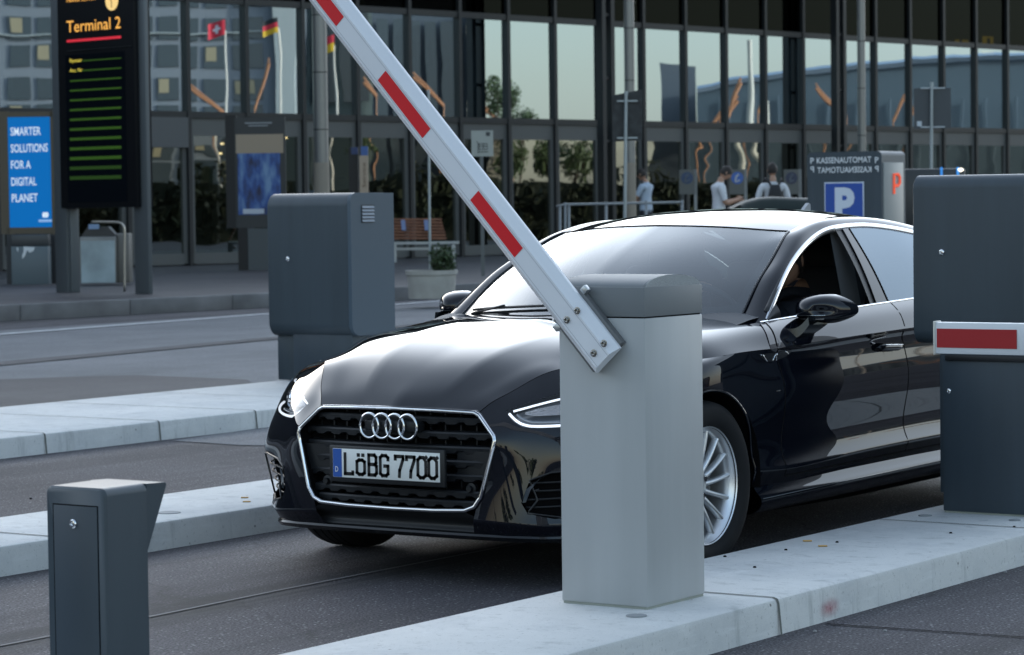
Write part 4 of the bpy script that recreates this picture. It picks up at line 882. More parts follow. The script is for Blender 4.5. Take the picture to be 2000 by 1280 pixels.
for cx in (0, -2.824):
    for sg in (1, -1):
        wheel(cx, sg)
        b = MB(); n = 40; a_ = [math.pi * k / n - .12 + .24 * k / n for k in range(n + 1)]
        b.grid([[(cx + .372 * math.cos(q), sg * y, .335 + .372 * math.sin(q)) for y in (.915, .89, .55)] for q in a_]); b.grid([[(cx + r_ * math.cos(q), sg * .56, .335 + r_ * math.sin(q)) for r_ in (.372, .0)] for q in a_]); b.build('wheel_housing', gap_m, CAR, smooth=40)
        # rolled arch edge
        pts = []
        for q in np.linspace(-.35, math.pi + .35, 60):
            x, z = cx + .3615 * math.cos(q), .335 + .3615 * math.sin(q); 
            h = BV.ray_cast(Vector((cx + .3665 * math.cos(q), 1.3, .335 + .3665 * math.sin(q))), Vector((0, -1, 0)))
            if h[0]: pts.append((x, sg * (h[0].y - .004), z))
        b = MB(); b.tube(pts, .0055, 6); b.build('arch_lip', paint, CAR, smooth=True)

# ---- mirrors
def mirror(sg):
    Mi = bpy.data.objects.new('wing_mirror', None); COL.objects.link(Mi); Mi.parent = CAR; Mi.location = Vector((-.85, sg * .95, .98)) - CAR.location
    xs = np.linspace(0, 1, 14); G = []; N = 40
    for t in xs:                                            # from the rear rim forward to the nose
        k = math.sqrt(max(0, 1 - t ** 2.2)); x = -.945 + .155 * t
        row = []
        for q in range(N):
            a = 2 * math.pi * q / N; ca, sa = math.cos(a), math.sin(a)
            ex = abs(ca) ** .75 * (1 if ca > 0 else -1); ez = abs(sa) ** .75 * (1 if sa > 0 else -1)
            yy = ex * .112; hz = (.068 if sa > 0 else .056) * (1 - .38 * max(0, ex) ** 1.5)
            cy = .922 - .018 * t; cz = .968 + .010 * t * 0
            row.append((x - .05 * max(0, ex) ** 2 * 1., sg * (cy + yy * k), cz + ez * hz * k))
        G.append(row + row[:1])
    G = np.array(G); b = MB(); b.grid(G); b.build('mirror_cap', paint, Mi, merge=1e-5, smooth=True)
    b = MB(); r0 = G[0]; cen = r0[:-1].mean(0); b.grid([r0, r0 * .9 + cen * .1 + np.array([.012, 0, 0]), [tuple(cen + np.array([.012, 0, 0]))] * (N + 1)]); b.build('mirror_glass', mat('mirror_silver', (.5, .52, .55), .03, 1), Mi, merge=1e-6, smooth=30)
    # trim joint and indicator strip run round the front of the cap
    def band(z0, z1, name, m_, off, amax=1.):
        rows = []
        for q in np.linspace(-1.25, 1.25, 50):
            col = []
            for z in (z0, (z0 + z1) / 2, z1):
                best = None
                o = Vector((-.86, sg * .91, z)); d = Vector((math.cos(q) , sg * math.sin(q) * 1.25, 0)).normalized(); h = MBV.ray_cast(o, d)
                if h[0] is None: break
                col.append(tuple(h[0] + d * off))
            if len(col) == 3: rows.append(col)
        if len(rows) > 2: b = MB(); b.grid(rows); b.build(name, m_, Mi, smooth=True)
    t_ = bmesh.new(); vv = [[t_.verts.new(p) for p in row] for row in G]
    for i in range(len(vv) - 1):
        for j in range(N): t_.faces.new((vv[i][j], vv[i][j + 1], vv[i + 1][j + 1], vv[i + 1][j]))
    MBV = BVHTree.FromBMesh(t_)
    band(.9445, .9475, 'mirror_joint', gap_m, .0008); band(.932, .937, 'indicator', mat('indicator_clear', (.5, .48, .48), .2, .3), .0012); band(.950, .9512, 'mirror_edge', steel, .0008)
    # arm to the door
    b = MB(); arm = [[(-.70, .855, .90), (-.80, .855, .90), (-.80, .86, .862), (-.70, .86, .862)], [(-.72, .895, .905), (-.82, .895, .905), (-.82, .90, .868), (-.72, .90, .868)], [(-.76, .925, .945), (-.90, .935, .945), (-.90, .94, .912), (-.76, .93, .915)]]
    G2 = loft([[r_[k] for r_ in arm] for k in (0, 1, 2, 3, 0)], su=6, sv=1, crease=(1, 2, 3))
    for g in G2: b.grid(g * np.array([1, sg, 1]))
    b.build('mirror_arm', mat('arm_gloss', (.010, .012, .015), .2), Mi, merge=1e-4, smooth=40)
mirror(1); mirror(-1)

# ---- door handles, badge strip on the wing, sill strip
for dx in (-1.53, -2.36):
    for sg in (1, -1):
        dd = [o for o in doors if (o.name.startswith('door') if dx > -2 else o.name.startswith('rear_door'))][0 if sg > 0 else 1]
        p, n_ = onskin(dx, .782); y = p[1]
        b = MB(); G = []
        for t in np.linspace(-1, 1, 22):
            k = (1 - abs(t) ** 5) ** .5 if abs(t) < 1 else 0; x = dx + t * .108; 
            G.append([(x, sg * (y + .030 * k ** .5 + .002), .786 + .004 * t + .013 * s_ * max(k, .05)) if abs(s_) < .8 else (x, sg * (y + .018 * k), .786 + .004 * t + .016 * s_ * max(k, .05)) for s_ in (-1, -.7, 0, .7, 1)])
        b.grid(G); hd = b.build('handle', paint, dd, merge=1e-5, smooth=True)
        b = MB(); b.tube([(dx - .095 + .19 * t, sg * (y + .032), .797 + .004 * (2 * t - 1)) for t in np.linspace(.02, .98, 10)], .0022, 5); b.build('handle_strip', chrome, dd, smooth=True)
        b = MB(); b.lathe([(0, -.004), (.034, -.004), (.042, 0), (.045, .0015)], (dx, sg * (y - .0005), .780), (0, sg, .12), 28); b.build('handle_recess', mat('recess_gloss', (.003, .003, .004), .12), dd, smooth=True)
for sg in (1, -1):
    def bp(x, z, off=.0016): p, n_ = onskin(x, z, off); return (p[0], sg * p[1], p[2])
    b = MB(); b.grid([[bp(x, z0 + (z1 - z0) * f) for f in (0, .5, 1)] for x, z0, z1 in ((-.395, .806, .812), (-.44, .785, .814), (-.49, .779, .815), (-.54, .782, .816), (-.60, .790, .818), (-.64, .80, .819), (-.66, .811, .820))]); bd = b.build('wing_vent', mat('vent_gloss', (.012, .014, .017), .25), CAR, smooth=True)
    for P in ([(-.40, .812), (-.42, .811), (-.455, .783)], [(-.505, .783), (-.528, .811)], [(-.536, .781), (-.536, .812)], [(-.60, .817), (-.635, .806)]):
        b = MB(); b.tube([bp(a[0] + (c[0] - a[0]) * k / 4, a[1] + (c[1] - a[1]) * k / 4, .003) for a, c in zip(P[:-1], P[1:]) for k in range(5)], .0022, 5); b.build('vent_strip', chrome, bd, smooth=True)
    b = MB(); b.tube([(x, sg * .9095, z) for x, z in ((-.40, .2425), (-1.13, .2505), (-2.4, .26))], .0022, 6); b.build('sill_strip', mat('sill_gloss', (.10, .11, .12), .2, .6), CAR, smooth=True)

# ---- cabin
b = MB(); b.grid([[(x, y, z) for x, z in ((-.30, .72), (-.55, .45), (-.8, .30), (-2.6, .32), (-3.0, .62), (-3.4, .80))] for y in np.linspace(-.76, .76, 5)]); b.build('cabin_floor', int_d, CAR)
for sg in (1, -1):
    b = MB(); b.grid([[(x, sg * .775, z) for z in (.28, .6, .93)] for x in (-.68, -1.2, -2.0, -3.2)]); b.build('door_card', int_d, CAR)
    b = MB(); b.grid([[(-1.50 - .10 * f + dx, sg * (.765 - .165 * f), .70 + .58 * f) for f in np.linspace(0, 1, 8)] for dx in (.02, -.02, -.15)]); b.build('inner_pillar', int_g, CAR, smooth=True)
    b = MB(); b.grid([[(p[0] - .05, sg * (p[1] - .05 - w_), p[2] - .035) for w_ in (0, .05)] for p in (spl(INN)(np.linspace(0, 4, 14)))]); b.build('inner_pillar', int_d, CAR, smooth=True)
b = MB()
G = loft([[(-.40, y, .925 - .04 * y * y) for y in np.linspace(-.74, .74, 9)], [(-.62, y, .945 + (.03 if .18 < y < .6 else 0)) for y in np.linspace(-.76, .76, 9)], [(-.78, y, .93 + (.02 if .18 < y < .6 else 0)) for y in np.linspace(-.76, .76, 9)], [(-.86, y, .84) for y in np.linspace(-.76, .76, 9)], [(-.82, y, .62) for y in np.linspace(-.76, .76, 9)]], su=4, sv=4)
for g in G: b.grid(g)
b.build('dashboard', mat('dash', (.07, .073, .08), .6), CAR, smooth=True)
def seat(y, x0):
    St = bpy.data.objects.new('seat', None); COL.objects.link(St); St.parent = CAR; St.location = Vector((x0, y, .45)) - CAR.location
    tl_ = np.array([(-.33, 0, .94), (0, 1, 0), (-.94, 0, -.33)])
    b = MB(); b.frame_box((x0 + .05, y, .50), np.array([(1, 0, .12), (0, 1, 0), (-.12, 0, 1)]), (.52, .50, .16), .05, 3); b.build('cushion', int_d, St, smooth=40)
    b = MB(); b.frame_box((x0 - .30, y, .83), np.array([(-.94, 0, -.33), (0, 1, 0), (-.33, 0, .94)]), (.14, .50, .62), .06, 3); b.build('backrest', int_d, St, smooth=40)
    b = MB(); b.frame_box((x0 - .42, y, 1.19), np.array([(-.97, 0, -.2), (0, 1, 0), (-.2, 0, .97)]), (.11, .27, .19), .05, 3); hr = b.build('headrest', int_d, St, smooth=40)
    for q in (-.07, .07): b = MB(); b.tube([(x0 - .39, y + q, 1.02), (x0 - .415, y + q, 1.14)], .007, 8); b.build('headrest_post', steel, St, smooth=True)
seat(.37, -1.50); seat(-.37, -1.50)
for y in (.37, -.37, 0):
    b = MB(); b.frame_box((-2.62, y, 1.05), np.array([(-.97, 0, -.2), (0, 1, 0), (-.2, 0, .97)]), (.09, .25, .15), .04, 3); b.build('headrest', int_d, CAR, smooth=40)
b = MB(); b.frame_box((-2.55, 0, .78), np.array([(-.94, 0, -.33), (0, 1, 0), (-.33, 0, .94)]), (.14, 1.3, .55), .05, 3); b.build('rear_bench', int_d, CAR, smooth=40)
swc = np.array([-.90, .37, .90]); swa = np.array([-.90, 0, .44]); swa /= np.linalg.norm(swa); swu = np.array([0, 1., 0]); sww = np.cross(swa, swu)
if sww[2] < 0: sww = -sww
b = MB(); b.tube([swc + .185 * (math.cos(2 * math.pi * k / 40) * swu + math.sin(2 * math.pi * k / 40) * sww) for k in range(40)], .016, 10, closed=True); SW = b.build('steering_wheel', mat('wheel_leather', (.02, .021, .023), .5), CAR, smooth=True)
b = MB(); b.frame_box(swc - swa * .02, np.array([swu, sww, swa]), (.16, .11, .05), .02); b.frame_box(swc, np.array([swu, sww, swa]), (.35, .03, .018), .006); b.frame_box(swc - sww * .09, np.array([swu, sww, swa]), (.03, .17, .018), .006); b.build('wheel_hub', int_d, SW, smooth=35)
b = MB(); b.frame_box((-1.10, 0, 1.245), np.array([(.97, 0, .2), (0, 1, 0), (-.2, 0, .97)]), (.035, .25, .065), .015); b.tube([(-1.105, 0, 1.265), (-1.12, 0, 1.29)], .012, 8); b.build('rear_view_mirror', int_d, CAR, smooth=35)

# ====================================================================== the terminal across the road
FO = np.array([-35.56, -32.78, .2]); fu = np.array([-.9875, .1577, 0]); fu /= np.linalg.norm(fu); fn = np.array([fu[1], -fu[0], 0]); fz = np.array([0, 0, 1.])
def fp(u_, z, d=0.): return FO + fu * u_ + fn * d + fz * (z - .2)
FAX = np.array([fu, fn, fz])
def fbox(b, u0, u1, z0, z1, d0, d1, bev=0): return b.frame_box(fp((u0 + u1) / 2, (z0 + z1) / 2, (d0 + d1) / 2), FAX, (u1 - u0, d1 - d0, z1 - z0), bev)
sheet('pavement', [(40, -25.0), (-18.8, -19.0), (-70, -13.5), (-90, -60), (40, -60)], .2, pave)
b = MB(); ke = [(40, -25.0), (-18.8, -19.0), (-70, -13.5)]
for (x0, y0), (x1, y1) in zip(ke[:-1], ke[1:]):
    L_ = math.hypot(x1 - x0, y1 - y0); t_ = np.array([(x1 - x0) / L_, (y1 - y0) / L_, 0]); q = np.array([-t_[1], t_[0], 0]); q = q if q[1] > 0 else -q
    nk = int(L_ / 1.9); st_ = L_ / nk
    for k in range(nk):
        c = np.array([x0, y0, .1]) + t_ * (st_ * (k + .5)) + q * .06; b.frame_box(c, np.array([t_, q, fz]), (st_ - .012, .16, .215), .012)
tag(b.build('kerb', mat('far_kerb', (.15, .15, .155), .8, vary=.3, vscale=2), smooth=30), kind='structure')
TB = thing('terminal_building', fp(14, .2), 'long dark glass fronted terminal with black mullions and a row of grey doors', 'building')
mull = mat('mullion_black', (.016, .018, .020), .4); dfr = mat('door_frame_grey', (.10, .105, .105), .45, .2); wall_d = mat('dark_cladding', (.03, .032, .034), .6)
g_mid = glass('facade_glass', (.42, .48, .48), .62, wave=.0011, wscale=.6, tr=.42, gcol=(.63, .80, .93))
g_up = glass('facade_glass_upper', (.20, .23, .22),   .03, wave=.003, wscale=.5, tr=.22, gcol=(.2, .23, .22))
g_door = glass('door_glass', (.40, .45, .42), .42, wave=.0035, wscale=.9, tr=.5, wstretch=(.6, .6, 1.6), gcol=(.66, .74, .72))
U0, DU, NB = 2.24 - 1.67 * 5, 1.67, 24
for k in range(NB + 1):
    u_ = U0 + DU * k; b = MB(); fbox(b, u_ - .05, u_ + .05, .2, 8.4, -.16, .10); b.build('mullion', mull, TB)
for z, h in ((3.42, .07), (5.90, .07), (8.4, .12)):
    b = MB(); fbox(b, U0 - .05, U0 + DU * NB + .05, z - h, z + h, -.12, .075); b.build('transom', mull, TB)
for k in range(NB):
    ua, ub = U0 + DU * k + .05, U0 + DU * (k + 1) - .05
    # each pane hangs very slightly out of true, as real glazing does
    def pane(nm, z0, z1, m_, d, parent, tilt):
        a, c = random.uniform(-tilt, tilt), random.uniform(-tilt, tilt) * .35; b = MB(); w_ = ub - ua
        P = [(ua, z0), (ub, z0), (ub, z1), (ua, z1)]; b.add([fp(u, z, d + a * (u - (ua + ub) / 2) + c * (z - (z0 + z1) / 2)) for u, z in P], [(0, 1, 2, 3)]); return b.build(nm, m_, parent, recalc=False)
    pane('window_pane', 3.49, 5.83, g_mid, 0, TB, .0022); pane('window_pane', 5.97, 8.28, g_up, 0, TB, .002)
    b = MB(); fbox(b, ua, ub, 2.98, 3.35, -.06, .03); fbox(b, ua, ua + .11, .24, 2.98, -.06, .03); fbox(b, ub - .11, ub, .24, 2.98, -.06, .03); fbox(b, ua + .11, ub - .11, .22, .46, -.06, .03)
    dr = b.build('entrance_door', dfr, TB)
    ua += .11; ub -= .11; pane('door_pane', .46, 2.98, g_door, -.02, dr, .006)
b = MB(); fbox(b, -2.7, .50, 2.72, 3.36, .04, .13); b.build('fascia_panel', mat('fascia_grey', (.085, .09, .095), .5), TB)
b = MB(); fbox(b, U0 - 100, U0 - .05, .2, 10.4, -30, .1); fbox(b, U0 + DU * NB + .05, U0 + DU * NB + 20, .2, 10.4, -30, .1); b.build('unseen_wing', wall_d, TB)  # left wing stretched far out of view to keep the forecourt in shade
b = MB(); fbox(b, U0 - 100, U0 + DU * NB + 20, 8.55, 10.6, -30, .5); b.build('roof', wall_d, TB)  # runs over the stretched wing, height set to block the low sun
b = MB(); fbox(b, U0, U0 + DU * NB, .2, 8.5, -16.2, -16); b.build('back_wall', mat('inner_wall', (.10, .09, .075), .8), TB)
b = MB(); fbox(b, U0, U0 + DU * NB, .205, .215, -16, -.2); b.build('floor', mat('inner_floor', (.12, .12, .115), .3), TB)
b = MB(); fbox(b, U0, U0 + DU * NB, 3.5, 3.62, -16, -3.5); b.build('gallery_slab', wall_d, TB)
lampw = mat('ceiling_lamp', (1, .8, .5), .5, emit=(1, .72, .36), estr=6)  # small ones beyond the left doors are added for warm glints
for px, py, dd in ((1640, 270, -1.2), (1738, 270, -1.2), (1643, 90, -2.5), (432, 262, -2), (434, 281, -3), (431, 300, -2.5), (372, 259, -4), (404, 258, -3), (470, 262, -2), (558, 270, -3), (905, 268, -3), (1280, 268, -4), (1395, 272, -3), (1500, 272, -3), (1905, 272, -2)):
    q = onPlane(px, py, FO + fn * dd, fn); b = MB(); k_ = 1. if px in (1640, 1738) else .45; b.lathe([(0, .05 * k_), (.07 * k_, .04 * k_), (.1 * k_, 0), (.07 * k_, -.04 * k_), (0, -.05 * k_)], q, (0, 0, 1), 14); b.build('spot_lamp', lampw, TB, smooth=True)
sy = mat('yellow_sign', (.5, .33, .02), .5, emit=(.9, .55, .02), estr=.55)
def isign(px0, py0, px1, py1, m_, name, d=-1.0):
    a, c = onPlane(px0, py1, FO + fn * d, fn), onPlane(px1, py0, FO + fn * d, fn); ua, ub = (a - FO) @ fu, (c - FO) @ fu
    b = MB(); fbox(b, ua, ub, a[2], c[2], d - .06, d); return b.build(name, m_, TB)
isign(1922, 72, 1940, 90, sy, 'lit_sign'); isign(1868, 78, 1874, 85, sy, 'lit_sign'); isign(1882, 79, 1896, 84, sy, 'lit_sign'); isign(1921, 100, 1941, 105, sy, 'lit_sign'); isign(1702, 95, 1712, 104, sy, 'lit_sign')
isign(1928, 75, 1934, 88, mat('sign_dark', (.05, .04, .01), .6), 'lit_sign_mark', -.995)
# things standing inside, seen through the doors
for uu, hh, cc in ((1.2, 1.6, (.22, .14, .05)), (6.3, 2.2, (.10, .12, .05)), (9.9, 1.9, (.05, .05, .06)), (15.2, 2.1, (.12, .08, .06)), (20.5, 1.7, (.06, .07, .08)), (26., 2.3, (.10, .06, .05))):
    b = MB(); fbox(b, uu, uu + 1.3, .215, .215 + hh, -6, -5.2, .03); fbox(b, uu + .1, uu + 1.2, .215 + hh, .25 + hh, -6.1, -5.1, .01); b.build('inner_counter', mat('counter_%d' % int(uu), cc, .6), TB, smooth=30)

# ---- round steel columns before the facade
colm = mat('column_steel', (.20, .205, .205), .35, .6); colb = mat('column_sleeve', (.27, .235, .19), .6)
for px, w_, dep, lab in ((629, 30, 51, 'thick round steel column left of the raised boom, tan sleeve below'), (1232, 21, 56, 'round steel column with tan sleeve just right of the dark road sign'), (1684, 16, 62, 'thin round steel column above the parking kiosk')):
    c = atD(px, 400, dep); r = w_ / 2 * dep / FPX; K = thing('column', (c[0], c[1], .2), lab, 'column', 'round columns along the terminal')
    zs = atD(px, 318, dep)[2]
    b = MB(); b.lathe([(r * .96, zs), (r * .96, 8.5)], (c[0], c[1], 0), n=28); s_ = b.build('shaft', colm, K, smooth=True)
    for k in range(6): b = MB(); z = zs + .6 + 1.05 * k; b.lathe([(r * .965, z), (r * .965, z + .015)], (c[0], c[1], 0), n=28); b.build('joint_ring', gap_m, s_)
    b = MB(); b.lathe([(r * 1.02, .2), (r * 1.02, zs), (r * .9, zs)], (c[0], c[1], 0), n=28); b.build('sleeve', colb, K, smooth=35)
# dark braced twin posts between the panes
for px in (1186, 1640):
    dep = 66 if px < 1400 else 75; c = atD(px, 400, dep); K = thing('steel_post', (c[0], c[1], .2), 'black twin steel post beside the middle round column' if px < 1400 else 'black twin steel post left of the thin column above the kiosk', 'post', 'black twin posts before the glass')
    for dx in (-.16, .16):
        b = MB(); q = c + fu * dx; b.frame_box((q[0], q[1], 4.3), FAX, (.13, .2, 8.2)); b.build('upright', mull, K)
    for z in (1.4, 2.9, 4.4, 5.9, 7.4): b = MB(); b.frame_box((c[0], c[1], z), FAX, (.24, .1, .07)); b.build('rung', mull, K)

# ---- small builders for things that face the camera squarely
YR = np.array([_R0, -_F0, _U0])                # right, towards the camera, up
def qbox(b, px0, py0, px1, py1, dep, th, bev=0., dd=0.):
    a, c = atD(px0, py1, dep), atD(px1, py0, dep); m_ = (a + c) / 2 + _F0 * (th / 2 - dd)
    w_ = (c - a) @ _R0; return b.frame_box(m_, YR, (abs(w_), th, abs(c[2] - a[2])), bev)
def qpt(px, py, dep, dd=0.): return atD(px, py, dep) - _F0 * dd

# ---- departures totem
tN = np.array([-.62, -.78, 0.])                # the board runs from near right to far left
KT = np.array([-21.9, -22.2, .2]); tdir = fn
base = onZ(200, 573, .2); n_t = np.array([-tdir[1], tdir[0], 0.]); n_t = n_t if (CAMP - base) @ n_t > 0 else -n_t
def tp(px, py, off=0.): return onPlane(px, py, base + n_t * off, n_t)
def tbox(b, px0, py0, px1, py1, th, off=0., bev=0., z0=None, z1=None):
    a, c = tp(px0, py1, off), tp(px1, py0, off); s0, s1 = sorted(((a - base) @ tdir, (c - base) @ tdir)); za, zb_ = (z0 if z0 is not None else a[2]), (z1 if z1 is not None else c[2])
    cc = base + tdir * (s0 + s1) / 2 + n_t * (off - th / 2); cc[2] = (za + zb_) / 2; return b.frame_box(cc, np.array([tdir, n_t, fz]), (s1 - s0, th, abs(zb_ - za)), bev)
TS = thing('departure_totem', base, 'tall black departures totem reading Terminal 2 between two grey steel posts', 'sign')
pst = mat('totem_post', (.115, .13, .14), .45, .3)
b = MB(); tbox(b, 264, 0, 281, 575, .07, -.02, .01, .2, 6.2); b.build('post', pst, TS, smooth=30)
b = MB(); tbox(b, 106, 0, 121, 400, .2, .02, .01, .2, 6.2); tbox(b, 118, 400, 137, 570, .16, -.03, .01, .2, 2.0); b.build('post', pst, TS, smooth=30)
b = MB(); tbox(b, 119, 100, 262, 407, .30, .06, .01, None, 6.2); b.build('case', mat('totem_black', (.008, .009, .011), .4, spec=.12), TS, smooth=30)
b = MB(); tbox(b, 130, 90, 256, 100, .01, .075); b.build('divider', mat('totem_edge', (.06, .065, .07), .4), TS)
org = mat('orange_lettering', (.55, .26, .05), .5, emit=(.9, .42, .08), estr=.55)
e1 = tdir if (tp(200, 50) - tp(150, 50)) @ tdir > 0 else -tdir
def ttext(s, px0, py, px1, hpx, nm, m_, off=.068):
    a = tp(px0, py, off); w_ = np.linalg.norm((tp(px1, py, off) - a)[:2]); h = np.linalg.norm(tp(px0, py - hpx, off) - a); return text(s, nm, m_, TS, a, e1, fz, h, w_)
ttext('Terminal 2', 130.5, 64, 236, 22.5, 'lettering', org); ttext('Helmut Schmidt', 130.5, 5, 187, 7, 'lettering', org)
q = tp(218, 1.5, .066); b = MB(); b.lathe([(0, .0), (.142, 0), (.142, -.02)], q, n_t, 36); ck = b.build('clock_face', mat('clock_yellow', (.5, .36, .14), .5, emit=(.9, .6, .22), estr=.45), TS, smooth=30)
for a_, l_ in ((-90, .10), (150, .075)):
    d_ = e1 * math.cos(R(a_)) + fz * math.sin(R(a_)); b = MB(); b.tube([q + n_t * .004, q + n_t * .004 + d_ * l_], .006, 5); b.build('clock_hand', blk, ck)
b = MB(); tbox(b, 130.5, 75, 236, 78.5, .004, .066); b.build('red_rule', mat('red_rule', (.55, .02, .04), .5, emit=(.8, .03, .05), estr=.3), TS)
b = MB(); tbox(b, 133, 100, 243, 396, .01, .065); scr = b.build('screen', mat('screen_black', (.004, .006, .009), .3, spec=.06), TS)
grn = mat('screen_row', (.02, .06, .012), .6, spec=.05, emit=(.055, .13, .018), estr=.2)
for k in range(13):
    y0 = 112.5 + 19.15 * k; b = MB(); tbox(b, 136.5, y0, 236.5, y0 + 9.5, .003, .068); b.build('screen_row', grn if k < 11 else mat('screen_row_dim', (.008, .02, .008), .6, spec=.03, emit=(.02, .05, .01), estr=.4), scr)
scr_y = mat('screen_yellow', (.5, .4, .05), .5, emit=(.8, .6, .08), estr=.5)
ttext('Ryanair', 136.5, 122.5, 160.5, 7, 'screen_text', scr_y, .071); ttext('Acc. Nr', 136.5, 141.5, 161, 7, 'screen_text', scr_y, .071)

# ---- blue advertising panel and the grey cabinet beneath it
dA = 46.; AD = thing('advert_panel', onZ(58, 560, .2), 'bright blue lit advert panel with white capitals at the left edge', 'advert')
brz = mat('bronze_frame', (.10, .085, .065), .45, .5)
b = MB(); qbox(b, 2, 218, 14, 458, dA, .2); qbox(b, 102, 218, 117, 458, dA, .2); qbox(b, 14, 218, 102, 229, dA, .2); qbox(b, 14, 444, 102, 458, dA, .2); b.build('frame', brz, AD)
b = MB(); qbox(b, 11, 228, 105.5, 445, dA, .05, dd=-.02); b.build('face', mat('advert_blue', (.0, .085, .27), .5, spec=.2, emit=(.0, .13, .42), estr=.4), AD)
adw = mat('advert_white', (.6, .65, .7), .5, emit=(.7, .8, .9), estr=.3)
for t_, x0, x1, y in (('SMARTER', 20.5, 79.5, 265), ('SOLUTIONS', 21, 93, 298), ('FOR A', 21.5, 60, 330), ('DIGITAL', 22, 71, 363), ('PLANET', 23, 73.5, 395)):
    a = qpt(x0, y, dA, -.015); text(t_, 'lettering', adw, AD, a, _R0 + _U0 * .012, _U0, 15.5 * dA / FPX, (x1 - x0) * dA / FPX, depth=.004, bold=.012)
b = MB(); qbox(b, 83, 415, 94, 425, dA, .01, .02, dd=-.012); b.build('logo_block', adw, AD); b = MB(); qbox(b, 75, 429, 101, 434, dA, .006, dd=-.014); b.build('logo_line', mat('advert_pale', (.25, .4, .6), .5, emit=(.2, .35, .6), estr=.4), AD)
for xa, xb in ((14, 24), (96, 117)): b = MB(); qbox(b, xa, 458, xb, 561, dA, .15); b.build('leg', mat('leg_dark', (.03, .034, .04), .5), AD)
for px, cl in ((23, 'grey cabinet with a white splash below the blue advert panel'),):
    GC = thing('grey_cabinet', onZ(58, 560, .2), cl, 'cabinet'); b = MB(); qbox(b, 23, 481, 94, 559, dA - .4, .3, .01); b.build('body', mat('cab_blue_grey', (.12, .155, .175), .45), GC, smooth=30)
    b = MB(); qbox(b, 22.5, 458, 94.5, 481, dA - .4, .3, .01); b.build('top_panel', mat('cab_dark', (.05, .055, .06), .4), GC, smooth=30)
    b = MB(); P = [(46, 482), (68, 483), (66, 490), (58, 494), (53, 489), (49, 500), (44, 506), (43, 500), (46, 492)]
    A_ = [qpt(x, y, dA - .4, .004) for x, y in P]; b.add(A_, [tuple(range(len(A_)))]); b.add([qpt(x, y, dA - .4, .004) for x, y in ((32, 483), (36, 485), (35, 493), (33, 488))], [(0, 1, 2, 3)]); b.build('white_splash', txt_w, GC)
# ---- glazed ash bin and the bent steel rail before it
dB = 44.5; GB = thing('litter_bin', onZ(205, 556, .2), 'steel litter bin with a bright glazed front under the departures totem', 'bin')
b = MB(); qbox(b, 157, 462, 226, 554, dB, .45, .012); b.build('body', mat('bin_steel', (.22, .22, .215), .4, .5), GB, smooth=30)
b = MB(); qbox(b, 226, 456, 252, 553, dB + .1, .4, .02); b.build('side', mat('bin_side', (.16, .155, .145), .5, .3), GB, smooth=30)
b = MB(); qbox(b, 159, 470, 224, 553, dB, .01, 0, dd=.006); b.build('front_glass', mat('bin_pane', (.33, .42, .46), .12, 0, .8, vary=.18, vscale=3), GB)
b = MB(); b.prism([(0, 0), (1.05 * 66 * dB / FPX, 0), (.8 * 66 * dB / FPX, .15), (.2 * 66 * dB / FPX, .15)], qpt(158, 462, dB, -.02), _R0, _U0, _F0 * .3); b.build('lid', mat('bin_lid', (.04, .042, .045), .4), GB)
b = MB(); qbox(b, 174, 438, 194, 448, dB, .01, 0, dd=.05); b.build('notice', mat('notice_blue', (.25, .36, .55), .5), GB)
TR = thing('bent_rail', onZ(242, 577, .2), 'bent steel tube rail standing in front of the glazed litter bin', 'rail')
dT = 41.; pts = [qpt(178, 434, dT), qpt(225, 434.5, dT), qpt(234, 436, dT), qpt(240, 440.5, dT), qpt(242.5, 447, dT), qpt(243, 480, dT), qpt(243.5, 573, dT)]
b = MB(); b.tube(spl(pts)(np.linspace(0, 6, 40)), .018, 8); b.build('tube', mat('tube_steel', (.4, .39, .37), .3, .9), TR, smooth=True)
b = MB(); b.tube([qpt(231, 576, dT), qpt(256, 576, dT)], .012, 6); b.build('foot', mat('tube_steel'), TR)

# ---- poster case with a black post, and its base
dP = 54.; PC = thing('poster_case', onZ(500, 535, .2), 'glazed poster case with a blue picture and tan band beside a black post', 'poster')
b = MB(); qbox(b, 443, 225, 461, 446, dP, .16); b.build('post', blk, PC); b = MB(); qbox(b, 466, 445, 484, 534, dP, .16); b.build('base_post', blk, PC)
b = MB(); qbox(b, 461, 229, 556, 446, dP, .16); b.build('case', mat('case_dark', (.03, .033, .036), .4), PC)
b = MB(); qbox(b, 484, 446, 560, 534, dP, .16); b.build('base_panel', mat('base_panel', (.075, .085, .09), .5), PC)
b = MB(); qbox(b, 461, 262, 553, 300, dP, .01, dd=.01); b.build('poster_band', mat('poster_tan', (.36, .28, .2), .5), PC)
Mp = bpy.data.materials.new('poster_picture'); Mp.use_nodes = True; n_ = Mp.node_tree; b_ = n_.nodes['Principled BSDF']; b_.inputs['Roughness'].default_value = .35
tc_ = n_.nodes.new('ShaderNodeTexCoord'); no_ = n_.nodes.new('ShaderNodeTexNoise'); no_.inputs['Scale'].default_value = 2.6; no_.inputs['Detail'].default_value = 4; rp = n_.nodes.new('ShaderNodeValToRGB'); mp_ = n_.nodes.new('ShaderNodeMapping'); mp_.inputs['Scale'].default_value = (1.8, 1.8, .7)
rp.color_ramp.elements[0].color = (.012, .018, .06, 1); rp.color_ramp.elements[0].position = .38; rp.color_ramp.elements[1].color = (.16, .28, .46, 1); rp.color_ramp.elements[1].position = .66; e_ = rp.color_ramp.elements.new(.5); e_.color = (.03, .09, .30, 1)
n_.links.new(tc_.outputs['Object'], mp_.inputs[0]); n_.links.new(mp_.outputs[0], no_.inputs[0]); n_.links.new(no_.outputs['Fac'], rp.inputs[0]); n_.links.new(rp.outputs[0], b_.inputs['Base Color'])
b = MB(); qbox(b, 466, 299, 547, 420, dP, .012, dd=.014); b.build('poster_picture', Mp, PC)
